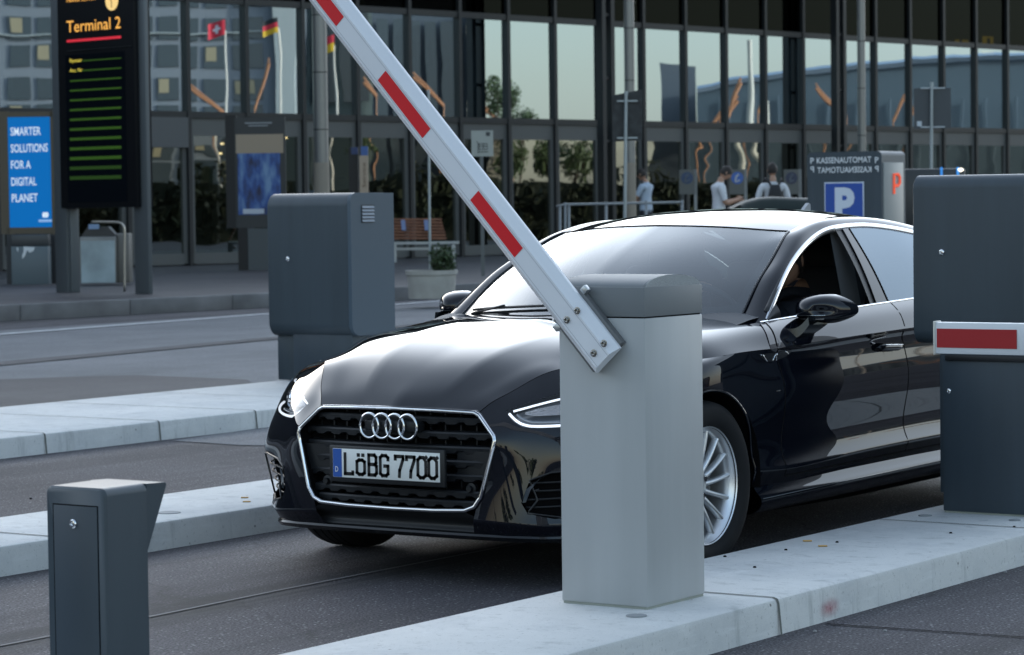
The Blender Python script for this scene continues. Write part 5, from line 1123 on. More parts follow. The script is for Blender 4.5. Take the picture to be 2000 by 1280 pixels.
b = MB(); qbox(b, 478, 239, 531, 242, dP, .01, dd=.01); qbox(b, 485, 244.5, 523, 247, dP, .01, dd=.01); b.build('poster_caption', mat('caption_grey', (.3, .32, .34), .5), PC)
b = MB(); qbox(b, 475, 408, 516, 418, dP, .012, dd=.02); b.build('poster_title', mat('title_pale', (.5, .54, .6), .5), PC)
# ---- service column
dS = 48.; SV = thing('service_column', onZ(712, 520, .2), 'slim information column lettered Service beside a taller black slab', 'information column')
b = MB(); qbox(b, 705, 286, 718, 304, dS, .12); b.build('top_cap', mat('service_blue', (.05, .11, .30), .5), SV)
b = MB(); qbox(b, 705, 304, 718, 520, dS, .12); b.build('body', mat('service_tan', (.40, .31, .23), .5), SV)
text('Service', 'lettering', mat('service_brown', (.12, .07, .04), .6), SV, qpt(714.5, 366, dS, .004), _U0, -_R0, 6.5 * dS / FPX, 48 * dS / FPX, depth=.003)
b = MB(); qbox(b, 684, 288, 699, 520, dS + .3, .14); b.build('back_slab', blk, SV); b = MB(); qbox(b, 686, 288, 699, 302, dS + .3, .01, dd=.01); b.build('slab_cap', mat('slab_blue', (.03, .05, .13), .5), SV)
# ---- bench
dN = 60.; BN = thing('bench', onZ(830, 515, .2), 'slatted brown wooden bench on pale steel legs before the glass front', 'bench')
wd = mat('bench_wood', (.24, .10, .055), .6, vary=.3, vscale=5); stl = mat('bench_steel', (.42, .44, .45), .4, .4)
for k in range(7):
    y = 429.5 + 6.1 * k; b = MB(); b.tube([qpt(762, y, dN, -.25 + .035 * k), qpt(862 + 1.6 * k, y, dN, -.25 + .035 * k)], .026, 6); b.build('slat', wd, BN, smooth=40)
b = MB(); qbox(b, 766, 472, 896, 478, dN, .5); b.build('seat_frame', stl, BN)
for x in (771, 886): b = MB(); qbox(b, x - 3, 478, x + 3, 515, dN, .09); b.build('leg', stl, BN)
b = MB(); qbox(b, 768, 483, 886, 489, dN + .1, .06); b.build('stretcher', stl, BN)
for x in (783, 828):
    b = MB(); b.add([qpt(x, 430, dN, .0), qpt(x + 8, 430, dN, .0), qpt(x + 10, 450, dN, .06), qpt(x + 2, 450, dN, .06)], [(0, 1, 2, 3)]); b.build('sticker', mat('sticker_blue', (.18, .24, .42), .5), BN)
# ---- planter with its bush and the bare sign pole
dL = 38.2; PB = thing('planter', onZ(840, 580, .12), 'round pale concrete planter holding a low dark bush', 'planter')
c = atD(841, 400, dL); r = 50 * dL / FPX; zt_ = atD(841, 528, dL)[2]; zb_ = atD(841, 580, dL)[2] - .02
b = MB(); b.lathe([(r * .9, zb_), (r * .96, zt_ - .07), (r * 1.02, zt_ - .06), (r * 1.03, zt_), (r * .9, zt_), (r * .88, zt_ - .06), (0, zt_ - .05)], (c[0], c[1], 0), n=40); b.build('tub', mat('planter_concrete', (.36, .35, .32), .85, bump=.3, bscale=120, vary=.15, vscale=4), PB, smooth=40)
def leaves(cen, rad, n_, size, m_, name, parent, seed=1, gaps=.25):
    rg = random.Random(seed); b = MB(); cl = [np.array([rg.gauss(0, .42), rg.gauss(0, .42), rg.gauss(0, .42)]) for _ in range(14)]
    for i in range(n_):
        k = cl[i % len(cl)]; p = k + np.array([rg.gauss(0, .22) for _ in range(3)]); L_ = np.linalg.norm(p)
        if L_ > 1: p = p / L_ * rg.uniform(.8, 1.03)
        p = np.array(cen) + p * np.array(rad); d = np.array([rg.gauss(0, 1) for _ in range(3)]); d /= np.linalg.norm(d); q = np.cross(d, [rg.random(), rg.random(), rg.random()]); q /= np.linalg.norm(q) + 1e-9; w_ = np.cross(d, q); s_ = size * rg.uniform(.6, 1.3)
        b.add([p - q * s_, p - w_ * s_ * .5, p + q * s_, p + w_ * s_ * .5], [(0, 1, 2, 3)])
    return b.build(name, m_, parent, recalc=False)
lf1 = mat('bush_leaf', (.035, .06, .022), .6, vary=.5, vscale=9); lf2 = mat('tree_leaf', (.06, .085, .03), .6, vary=.5, vscale=.5)
q = atD(867, 510, dL); leaves((q[0], q[1], zt_ + .16), (.21, .21, .27), 1500, .028, lf1, 'bush', PB, 3)
SP = thing('sign_pole', onZ(840, 527, .4), 'bare galvanised pole rising out of the concrete planter', 'pole')
b = MB(); b.tube([qpt(840, 526, dL), qpt(836.5, 178, dL)], .018, 8); b.tube([qpt(836.5, 182, dL), qpt(836.5, 176, dL)], .024, 8); b.build('tube', mat('galvanised', (.32, .36, .38), .45, .6), SP, smooth=40)
# ---- trolley sign on a rod
dK = 46.; TK = thing('trolley_sign', onZ(943, 540, .2), 'small white sign with a luggage trolley pictogram right of the boom', 'sign')
b = MB(); qbox(b, 921, 255, 963, 306, dK, .02); b.build('plate', mat('sign_pale', (.36, .38, .35), .5), TK)
b = MB(); qbox(b, 940, 306, 944, 540, dK, .03); b.build('rod', mat('rod_grey', (.12, .13, .13), .5), TK)
b = MB()
for P in ([(931, 276), (934, 280), (934, 300)], [(934, 297), (954, 297)], [(936, 281), (952, 281), (952, 292), (936, 292), (936, 281)], [(937, 286), (952, 286)], [(944, 281), (944, 292)]): b.tube([qpt(x, y, dK, .004) for x, y in P], .006, 5)
b.build('trolley_mark', mat('mark_dark', (.05, .055, .06), .6), TK); b = MB(); qbox(b, 949, 258, 957, 266, dK, .01, dd=.004); b.build('corner_mark', mat('mark_dark'), TK)
# ---- two road signs seen from behind
gal = mat('galvanised')
dG = 39.; G1 = thing('road_sign', onZ(1221, 560, .0), 'weathered dark square road sign seen from behind, tilted on a thin pole', 'road sign', 'road signs seen from behind')
b = MB(); e1_ = (_R0 * .86 - _F0 * .2 + _U0 * .0); b.prism([(-.22, -.33), (-.215, .32), (.21, .40), (.205, -.31)], qpt(1226, 231, dG), _R0, _U0, _F0 * .012); b.build('plate', mat('sign_back', (.025, .028, .03), .6, vary=.5, vscale=9), G1)
b = MB(); b.tube([qpt(1219, 560, dG, .05), qpt(1222.5, 182, dG, .05)], .025, 10); b.tube([qpt(1222.5, 186, dG, .05), qpt(1222.5, 179, dG, .05)], .03, 10); b.build('pole', gal, G1, smooth=40)
for y in (196, 268): b = MB(); qbox(b, 1205, y, 1245, y + 3.5, dG, .03, dd=.045); b.build('bracket', gal, G1)
dG2 = 44.; G2 = thing('road_sign', onZ(1818, 520, .0), 'grey square road sign seen from behind, above the right ticket machine', 'road sign', 'road signs seen from behind')
b = MB(); qbox(b, 1785, 172, 1857, 252, dG2, .012); b.build('plate', mat('sign_back_grey', (.05, .06, .07), .5), G2)
b = MB(); b.tube([qpt(1817, 520, dG2, .04), qpt(1819, 161, dG2, .04)], .026, 10); b.build('pole', gal, G2, smooth=40)
for y in (171, 247): b = MB(); qbox(b, 1798, y, 1845, y + 3, dG2, .03, dd=.03); b.build('bracket', mat('bracket_pale', (.4, .45, .5), .4, .4), G2)
b = MB(); qbox(b, 1791, 237, 1800, 247, dG2, .004, dd=.004); b.build('sticker', mat('sticker_pale', (.5, .55, .6), .5), G2)
# ---- guard rail
dR = 45.; GR_ = thing('guard_rail', onZ(1210, 520, .1), 'low galvanised guard rail of thin posts behind the car roof', 'railing')
rl = mat('rail_grey', (.24, .26, .27), .45, .5)
b = MB(); b.tube([qpt(1086, 404, dR), qpt(1102, 400, dR), qpt(1330, 395.5, dR)], .02, 8); b.build('top_rail', rl, GR_, smooth=True)
for x, y in ((1094, 403), (1104, 396), (1111, 401), (1184, 395), (1262, 392), (1332, 391)): b = MB(); b.tube([qpt(x, y, dR), qpt(x, 520, dR)], .022, 8); b.build('post', rl, GR_, smooth=True)
# ---- round blue-disc boards before the doors
for px, lab, cdisc in ((1343, 'dim grey board with a dark blue disc, left of the man with the phone', (.02, .05, .12)), (1441, 'grey board with a bright blue disc, right of the man with the phone', (.04, .12, .40)), (1547, 'dim grey board with a dark disc right of the backpack wearer', (.02, .03, .07))):
    dD = 57.; Bd = thing('disc_board', onZ(px, 500, .2), lab, 'sign', 'boards with a blue disc at the doors')
    b = MB(); qbox(b, px - 16, 331, px + 16, 380, dD, .03); b.build('board', mat('board_grey', (.10, .105, .10), .5), Bd)
    q = qpt(px - 1, 348, dD, .005); b = MB(); b.lathe([(0, .002), (.125, .002), (.125, -.01)], q, -_F0, 28); b.build('disc', mat('disc_%d' % px, cdisc, .4), Bd)
    b = MB(); b.tube([qpt(px - 5, 354, dD, .01), qpt(px - 3, 345, dD, .01), qpt(px + 2, 341, dD, .01)], .018, 6); b.tube([qpt(px - 5, 356, dD, .01), qpt(px + 4, 352, dD, .01)], .014, 6); b.build('figure_mark', mat('mark_%d' % px, (.5, .52, .55) if px == 1441 else (.10, .12, .15), .5), Bd)
    b = MB(); qbox(b, px + 14, 331, px + 18, 500, dD, .04); b.build('stand', mat('stand_pale', (.25, .26, .26), .5), Bd)
# ---- parking payment kiosk
dM = 30.; kz = onX(1640, 297, 0)
k0 = atD(1577, 400, dM); ka = np.array([.0, 1., 0]); PKb = atD(1650, 400, dM)
PK = thing('payment_kiosk', (PKb[0], PKb[1], 0), 'grey payment kiosk lettered Kassenautomat with a blue P sign', 'kiosk')
nK = np.array([1., 0, 0]); p0 = atD(1577, 400, dM); xk = p0[0]
def kp(px, py, off=0.): return onX(px, py, xk + off)
ya_, yb2 = kp(1577, 330)[1], kp(1722, 330)[1]; zk = kp(1640, 297)[2]; xr = onY(1768, 330, yb2)[0]
def rounded_yz(name, x0, x1, y0, y1, z0, z1, r, m_, parent):
    b = MB(); sec = [(y0, z0)] + [(y0 + r - r * math.cos(a), z1 - r + r * math.sin(a)) for a in np.linspace(0, math.pi / 2, 9)] + [(y1 - r + r * math.sin(a), z1 - r + r * math.cos(a)) for a in np.linspace(0, math.pi / 2, 9)] + [(y1, z0)]
    b.prism(sec, (x0, 0, 0), (0, 1, 0), (0, 0, 1), (x1 - x0, 0, 0)); return b.build(name, m_, parent, smooth=30)
b = MB(); rk = .10
sec = [(ya_, 0.)] + [(ya_ + rk * .5 * (1 - math.cos(a)), zk - rk * .5 * (1 - math.sin(a))) for a in np.linspace(0, math.pi / 2, 7)] + [(yb2 - rk * .5 * (1 - math.sin(a)), zk - rk * .5 * (1 - math.cos(a))) for a in np.linspace(0, math.pi / 2, 7)] + [(yb2, 0.)]
b.prism(sec, (xr, 0, 0), (0, 1, 0), (0, 0, 1), (xk - xr, 0, 0)); b.build('body', dgrey, PK, smooth=30)
b = MB(); b.box(xr + .06, xk - .03, yb2 - .01, yb2 + .012, .05, zk - .12, .01); b.build('side_panel', mat('kiosk_side', (.22, .235, .235), .4, .2), PK, smooth=30)
def ktext(s, px0, py, px1, hpx, flip=False):
    a = kp(px0, py, .004); w_ = abs(kp(px1, py, .004)[1] - a[1]); h = hpx * dM / FPX
    if flip: a = kp(px1, py, .004); return text(s, 'lettering', txt_w, PK, a, (0, -1, 0), (0, 0, 1), h, w_, depth=-.0015, bold=.012)
    return text(s, 'lettering', txt_w, PK, a, (0, 1, 0), (0, 0, 1), h, w_, depth=.0015, bold=.012)
ktext('KASSENAUTOMAT', 1595.5, 319.5, 1702, 11); ktext('P', 1583, 320, 1590, 11); ktext('P', 1709, 318.5, 1716, 11)
ktext('KASSENAUTOMAT', 1596.5, 336.5, 1702, 11, True); ktext('P', 1583, 336.5, 1590, 11, True); ktext('P', 1709, 335.5, 1716, 11, True)
yl_, yr_ = kp(1611, 380)[1], kp(1688, 380)[1]; ztp = kp(1650, 356)[2]; w_ = yr_ - yl_
b = MB(); b.box(xk + .001, xk + .012, yl_, yr_, ztp - w_, ztp, .004); bs = b.build('parking_sign', mat('sign_white', (.6, .66, .75), .4), PK, smooth=30)
b = MB(); b.box(xk + .010, xk + .0135, yl_ + .012, yr_ - .012, ztp - w_ + .012, ztp - .012); b.build('blue_field', mat('sign_blue', (.02, .075, .35), .4), bs)
text('P', 'lettering', mat('sign_white'), bs, (xk + .0135, yl_ + w_ * .27, ztp - w_ * .84), (0, 1, 0), (0, 0, 1), w_ * .68, w_ * .50, depth=.001, bold=.05)
q = onY(1744, 379, yb2 + .013); h_ = 38 * dM / FPX; orr = mat('orange_red', (.75, .09, .04), .5, emit=(.9, .1, .03), estr=.25)
b = MB(); s0 = onY(1746, 379, yb2 + .014); s1 = onY(1757, 342, yb2 + .014); dxk = (s1[0] - s0[0]); 
for P in ([(0, 0), (0, 1), (.75, 1), (1, .85), (1, .55), (.75, .42), (0, .42)],): b.tube([(s0[0] + dxk * p[0], s0[1], s0[2] + h_ * p[1]) for p in P], .017, 6)
b.build('side_letter', orr, PK)
# ---- dark hut with blue edge lamps behind the kiosk
dH = 36.; HB = thing('dark_kiosk', onZ(1820, 480, .0), 'low black kiosk with two thin blue lamps beyond the right ticket machine', 'kiosk')
b = MB(); qbox(b, 1768, 329, 1885, 480, dH, .8, .02); b.build('body', mat('kiosk_black', (.015, .017, .02), .35), HB, smooth=30)
for x in (1836, 1868): b = MB(); qbox(b, x, 327, x + 4.5, 350, dH, .02, dd=.03); b.build('blue_lamp', mat('blue_lamp', (.05, .3, .8), .4, emit=(.05, .35, .95), estr=.15), HB)
q = qpt(1875, 333, dH, .06); b = MB(); b.lathe([(0, .03), (.03, .02), (.035, 0), (0, -.02)], q, n=12); b.build('white_lamp', mat('white_lamp', (1, .95, .8), .4, emit=(1, .9, .7), estr=1.5), HB, smooth=True)

# ====================================================================== people
skin_t = mat('skin', (.42, .24, .16), .55, vary=.06, vscale=20); hair_d = mat('hair_dark', (.018, .013, .010), .6, bump=.8, bscale=160)
def skin_mesh(chains, sub=2):
    """chains: lists of (point, radius) that share points by value; one smooth skin is grown over them"""
    vs, es, rad, idx, roots = [], [], [], {}, []
    for ch in chains:
        prev = None
        for p, r in ch:
            k = tuple(np.round(p, 5))
            if k not in idx: idx[k] = len(vs); vs.append(tuple(map(float, p))); rad.append(r)
            if prev is not None: es.append((prev, idx[k]))
            prev = idx[k]
    me = bpy.data.meshes.new('t'); me.from_pydata(vs, es, []); o = bpy.data.objects.new('t', me); COL.objects.link(o)
    md = o.modifiers.new('s', 'SKIN'); md.branch_smoothing = .3
    par = list(range(len(vs)))
    def find(a):
        while par[a] != a: a = par[a]
        return a
    for a, c in es: par[find(a)] = find(c)
    seen = set()
    for i, d in enumerate(me.skin_vertices[0].data):
        r = rad[i]; d.radius = (r, r) if not hasattr(r, '__len__') else r; f = find(i); d.use_root = f not in seen; seen.add(f)
    s2 = o.modifiers.new('u', 'SUBSURF'); s2.levels = sub; s2.render_levels = sub
    dg = bpy.context.evaluated_depsgraph_get(); ev = bpy.data.meshes.new_from_object(o.evaluated_get(dg))
    V = np.array([v.co[:] for v in ev.vertices]); Fc = [tuple(p.vertices) for p in ev.polygons]
    COL.objects.unlink(o); bpy.data.objects.remove(o); bpy.data.meshes.remove(me); bpy.data.meshes.remove(ev); return V, Fc
def rotm(ax, a):
    return np.array(Matrix.Rotation(a, 3, ax))
def head_geo(cen, Rm, k=1.):
    """head with brow, nose, mouth, chin, ears; local +y is where it looks. returns verts, faces, and hair verts, faces"""
    nu, nv = 28, 20; V = []; F_ = []
    for i in range(nv + 1):
        t = math.pi * i / nv
        for j in range(nu):
            a = 2 * math.pi * j / nu; x, y, z = math.sin(t) * math.cos(a), math.sin(t) * math.sin(a), math.cos(t)
            X_, Y_, Z_ = x * .076, y * .094, z * .115
            if z < 0: X_ *= 1 - .28 * z * z; Y_ *= 1 - .10 * z * z
            if y > 0:
                nz = math.exp(-((z + .10) / .18) ** 2) * math.exp(-(x / .16) ** 2) * y; Y_ += .022 * nz
                Y_ -= .010 * math.exp(-((z - .06) / .10) ** 2) * math.exp(-((abs(x) - .40) / .20) ** 2)
                Y_ += .006 * math.exp(-((z - .22) / .10) ** 2) * y + .007 * math.exp(-((z + .48) / .07) ** 2) * math.exp(-(x / .3) ** 2) + .012 * math.exp(-((z + .85) / .2) ** 2)
            V.append((X_, Y_, Z_))
    for i in range(nv):
        for j in range(nu): F_.append((i * nu + j, i * nu + (j + 1) % nu, (i + 1) * nu + (j + 1) % nu, (i + 1) * nu + j))
    for s_ in (-1, 1):                         # ears
        o = len(V)
        for i in range(7):
            t = math.pi * i / 6
            for j in range(8): a = 2 * math.pi * j / 8; V.append((s_ * (.076 + .008 * math.sin(t) * math.cos(a)), -.008 + .018 * math.sin(t) * math.sin(a), -.005 + .030 * math.cos(t)))
        for i in range(6):
            for j in range(8): F_.append((o + i * 8 + j, o + i * 8 + (j + 1) % 8, o + (i + 1) * 8 + (j + 1) % 8, o + (i + 1) * 8 + j))
    H = []; HF = []
    for i in range(13):
        t = math.pi * .66 * i / 12
        for j in range(nu):
            a = 2 * math.pi * j / nu; y = math.sin(a); tt = t * (1 - .36 * max(0, y) ** .6); wob = 1 + .02 * math.sin(9 * a + 5 * i)
            H.append((math.sin(tt) * math.cos(a) * .083 * wob, math.sin(tt) * y * .102 * wob, math.cos(tt) * .124 * wob))
    for i in range(12):
        for j in range(nu): HF.append((i * nu + j, i * nu + (j + 1) % nu, (i + 1) * nu + (j + 1) % nu, (i + 1) * nu + j))
    tr = lambda P: np.array(P) * k @ Rm.T + np.asarray(cen)
    return tr(V), F_, tr(H), HF
def hand_chains(w, fwd, side, up, k=1., curl=.5):
    """palm and five unequal, bent fingers. w wrist, fwd along the hand, side towards the thumb, up = back of the hand"""
    w, fwd, side, up = [np.asarray(q, float) for q in (w, fwd, side, up)]
    out = [[(w, .026 * k), (w + fwd * .045 * k, (.036 * k, .016 * k)), (w + fwd * .085 * k, (.036 * k, .014 * k))]]
    for i, (s_, L_) in enumerate(((.028, .075), (.010, .085), (-.010, .078), (-.028, .060))):
        b_ = w + (fwd * .085 + side * s_) * k; P = [(b_ - fwd * .012 * k, .0095 * k)]; d = fwd.copy(); c = b_
        for j, f in enumerate((.45, .32, .23)):
            a = curl * (.5 + .5 * j); d = fwd * math.cos(a * (j + 1) * .9) - up * math.sin(a * (j + 1) * .9); c = c + d * L_ * f * k; P.append((c, (.0092 - .0012 * j) * k))
        out.append(P)
    b_ = w + (fwd * .03 + side * .026) * k; t1 = b_ + (fwd * .030 + side * .026 - up * .008) * k; t2 = t1 + (fwd * .026 + side * .008 - up * .014) * k
    out.append([(b_, .012 * k), (t1, .011 * k), (t2, .009 * k)]); return out
def person(name, loc, yaw, J, label, shirt, trousers, group=None, head_tilt=0., head_yaw=0., sleeve=.55, k=1., extra=None, seated=False):
    """J overrides joints; local +y is forward, +x is the person's right"""
    P = thing(name, loc, label, 'person', group)
    j = dict(pel=(0, 0, .95), spi=(0, .0, 1.12), che=(0, .0, 1.32), nek=(0, -.01, 1.49), hed=(0, .02, 1.60), sr=(.185, -.01, 1.43), sl=(-.185, -.01, 1.43), er=(.25, -.02, 1.15), el=(-.25, -.02, 1.15), wr=(.26, .06, .90), wl=(-.26, .06, .90), hr=(.095, 0, .90), hl=(-.095, 0, .90), kr=(.11, .03, .50), kl=(-.11, .03, .50), ar=(.11, -.01, .09), al=(-.11, -.01, .09), tr=(.13, .17, .035), tl=(-.13, .17, .035), cr=(.09, 0, 1.40), cl=(-.09, 0, 1.40))
    j.update(J); j = {a: np.array(v, float) for a, v in j.items()}
    rd = dict(pel=(.155, .12), spi=(.145, .11), che=(.165, .12), nek=.058, hed=.052, sr=.072, sl=.072, er=.047, el=.047, wr=.030, wl=.030, hr=.098, hl=.098, kr=.062, kl=.062, ar=.044, al=.044, tr=.036, tl=.036, cr=.08, cl=.08)
    N = lambda a: (j[a], rd[a])
    ch = [[N('pel'), N('spi'), N('che'), N('nek'), N('hed')], [N('che'), N('sr'), N('er'), N('wr')], [N('che'), N('sl'), N('el'), N('wl')], [N('pel'), N('hr'), N('kr'), N('ar'), N('tr')], [N('pel'), N('hl'), N('kl'), N('al'), N('tl')]]
    for s_, w, e, sd in (('r', 'wr', 'er', 1), ('l', 'wl', 'el', -1)):
        f = j[w] - j[e]; f /= np.linalg.norm(f); u_ = np.array([sd * 1., 0, .2]); u_ = u_ - f * (u_ @ f); u_ /= np.linalg.norm(u_); t_ = np.cross(u_, f) * sd
        hv = extra[w] if extra and w in extra else (f, t_, u_, .45)
        ch += hand_chains(j[w], hv[0], hv[1], hv[2], 1., hv[3])
    V, Fc = skin_mesh(ch)
    Rz = rotm('Z', yaw); hm = rotm('Z', head_yaw) @ rotm('X', -head_tilt)
    hc = j['hed'] + hm @ np.array([0, .025, .085]); HV, HF, RV, RF = head_geo(hc, hm)
    tr = lambda Q: (np.asarray(Q) * k) @ Rz.T + np.array(loc)
    def cls(c):
        for w, e, s_ in (('wr', 'er', 'sr'), ('wl', 'el', 'sl')):
            for a, d, lo in ((j[s_], j[e], sleeve / .5 if sleeve < .5 else 1.), (j[e], j[w], (sleeve - .5) / .5)):
                t = np.clip((c - a) @ (d - a) / ((d - a) @ (d - a)), 0, 1.35); q = np.linalg.norm(c - a - (d - a) * min(t, 1.25))
                if q < .075 and abs(c[0] - j['che'][0]) > .13 and t > lo: return 0
            if np.linalg.norm(c - j[w]) < .2 and np.linalg.norm(c - j[w]) < np.linalg.norm(c - j[e]): return 0 if sleeve < .95 or (c - j[w]) @ (j[w] - j[e]) > 0 else 1
        if c[2] > j['nek'][2] + .012 and np.linalg.norm((c - j['nek'])[:2]) < .068 and (not seated or c[2] > j['nek'][2] + .035): return 0
        if not seated and c[2] < .10: return 3
        if (c[2] < .93 and not seated) or (seated and (c[1] > j['pel'][1] + .12 and c[2] < j['pel'][2] + .13)): return 2
        return 1
    b = MB(); o = 0
    for f in Fc:
        pass
    cen = [V[list(f)].mean(0) for f in Fc]; b.v = [tuple(q) for q in tr(V)]; b.f = list(Fc); b.mi = [cls(c) for c in cen]
    b.cur = 0; b.add(tr(HV), HF)
    b.build('body', [skin_t, shirt, trousers, mat('shoe_dark', (.03, .03, .03), .5)], P, smooth=True)
    b = MB(); b.add(tr(RV), RF); b.build('hair', hair_d, P, smooth=True)
    b = MB()
    for s_ in (-1, 1):
        q = hc + hm @ np.array([s_ * .030, .083, .010]); b.lathe([(.010, -.004), (.008, .003), (0, .005)], tr(q), Rz @ hm @ np.array([0, 1., 0]), 10)
    b.build('eyes', mat('eye_dark', (.03, .025, .02), .2), P, smooth=True)
    return P, j, tr
ws_ = mat('shirt_white', (.62, .64, .68), .8); bs_ = mat('shirt_pale_blue', (.42, .50, .60), .8); ds_ = mat('trousers_dark', (.02, .022, .03), .8); jk = mat('jacket_navy', (.018, .022, .034), .75, bump=.3, bscale=60)
YAW_R = math.atan2(_R0[1], _R0[0]) - math.pi / 2      # facing to the right of the picture
c = atD(1404, 400, 47); 
person('person', (c[0], c[1], .2), YAW_R + .25, dict(er=(.22, .04, 1.14), el=(-.20, .06, 1.14), wr=(.10, .30, 1.20), wl=(-.08, .30, 1.20), hed=(0, .06, 1.585), nek=(0, .02, 1.48)), 'man in a white T-shirt, bare forearms raised, looking down at a phone', ws_, ds_, 'people by the terminal doors', head_tilt=.55, sleeve=.42, k=1.04)
ph = np.array([c[0], c[1], .2]) + (rotm('Z', YAW_R + .25) @ np.array([.01, .41, 1.235])) * 1.04
b = MB(); b.frame_box(ph, np.array([(_R0 * .8 + _U0 * .6), -_F0, (_U0 * .8 - _R0 * .6)]), (.075, .15, .009), .003); o = b.build('phone', blk, smooth=30); tag(o, 'small dark phone held up by the man in the white T-shirt', 'phone')
c = atD(1510, 400, 47); yb_p = math.atan2(_F0[1], _F0[0]) - math.pi / 2
Pb, jb, trb = person('person', (c[0], c[1], .2), yb_p + .1, dict(er=(.27, .0, 1.15), el=(-.27, .0, 1.15)), 'person seen from behind in a white T-shirt wearing a black backpack', ws_, ds_, 'people by the terminal doors', sleeve=.42, k=1.04)
BP = thing('backpack', (c[0], c[1], 1.3), 'black backpack worn by the person seen from behind', 'backpack')
b = MB(); Gp = []
for t in np.linspace(0, 1, 14):
    z = .94 + .50 * t; w_ = .145 * (1 - .55 * max(0, t - .35) ** 1.3 * 1.6) * (1 - (.25 * (1 - t) ** 8)); d_ = .10 * math.sin(math.pi * min(1, max(.04, t * .9 + .07))) ** .6
    row = [(w_ * math.copysign(abs(math.cos(a)) ** .6, math.cos(a)), -.155 - d_ * .5 + d_ * math.copysign(abs(math.sin(a)) ** .7, math.sin(a)) * .9, z) for a in np.linspace(0, 2 * math.pi, 25)]; Gp.append(trb(row))
b.grid(Gp); b.add(list(Gp[-1][:-1]), [tuple(range(24))]); b.add(list(Gp[0][:-1]), [tuple(range(24))]); b.build('bag', mat('bag_black', (.012, .012, .014), .7), BP, smooth=60)
for s_ in (-1, 1): b = MB(); b.tube(trb(spl([(s_ * .05, -.15, 1.40), (s_ * .10, -.12, 1.50), (s_ * .13, -.02, 1.535), (s_ * .14, .10, 1.44), (s_ * .145, .14, 1.25)])(np.linspace(0, 4, 24))), .020, 8); b.build('strap', mat('bag_black'), BP, smooth=True)
c = atD(1262, 400, 62); person('person', (c[0], c[1], .2), YAW_R + 2.6, dict(hed=(.0, .05, 1.58), er=(.24, .10, 1.18), wr=(.16, .3, 1.10), el=(-.24, .10, 1.18), wl=(-.16, .3, 1.10)), 'dark haired person in a pale blue shirt half hidden behind the middle column', bs_, ds_, 'people by the terminal doors', head_tilt=.3, sleeve=.45, k=1.12)
# ---- the driver: seated, right hand over the top of the wheel
hd = np.array([-1.0, 0, 0.]); 
DJ = dict(pel=(0, -.02, .20), spi=(0, -.09, .36), che=(0, -.15, .55), nek=(-.01, -.15, .71), hed=(-.015, -.10, .785), sr=(.185, -.13, .665), sl=(-.185, -.13, .665), er=(.245, .18, .53), el=(-.25, .20, .49), wr=(.075, .50, .768), wl=(-.18, .46, .42), hr=(.10, .05, .16), hl=(-.10, .05, .16), kr=(.13, .50, .24), kl=(-.13, .48, .24), ar=(.12, .80, -.10), al=(-.12, .72, -.10), tr=(.13, .95, -.05), tl=(-.13, .87, -.05))
hx = {'wr': (np.array([-.25, .95, .18]) / 1.0, np.array([-.95, -.25, 0.]), np.array([.05, -.15, 1.]), .75)}
person('person', (-1.50, .37, .29), -math.pi / 2, DJ, 'driver in a dark navy jacket, one hand on top of the steering wheel', jk, ds_, sleeve=1., head_tilt=.05, seated=True, extra=hx)

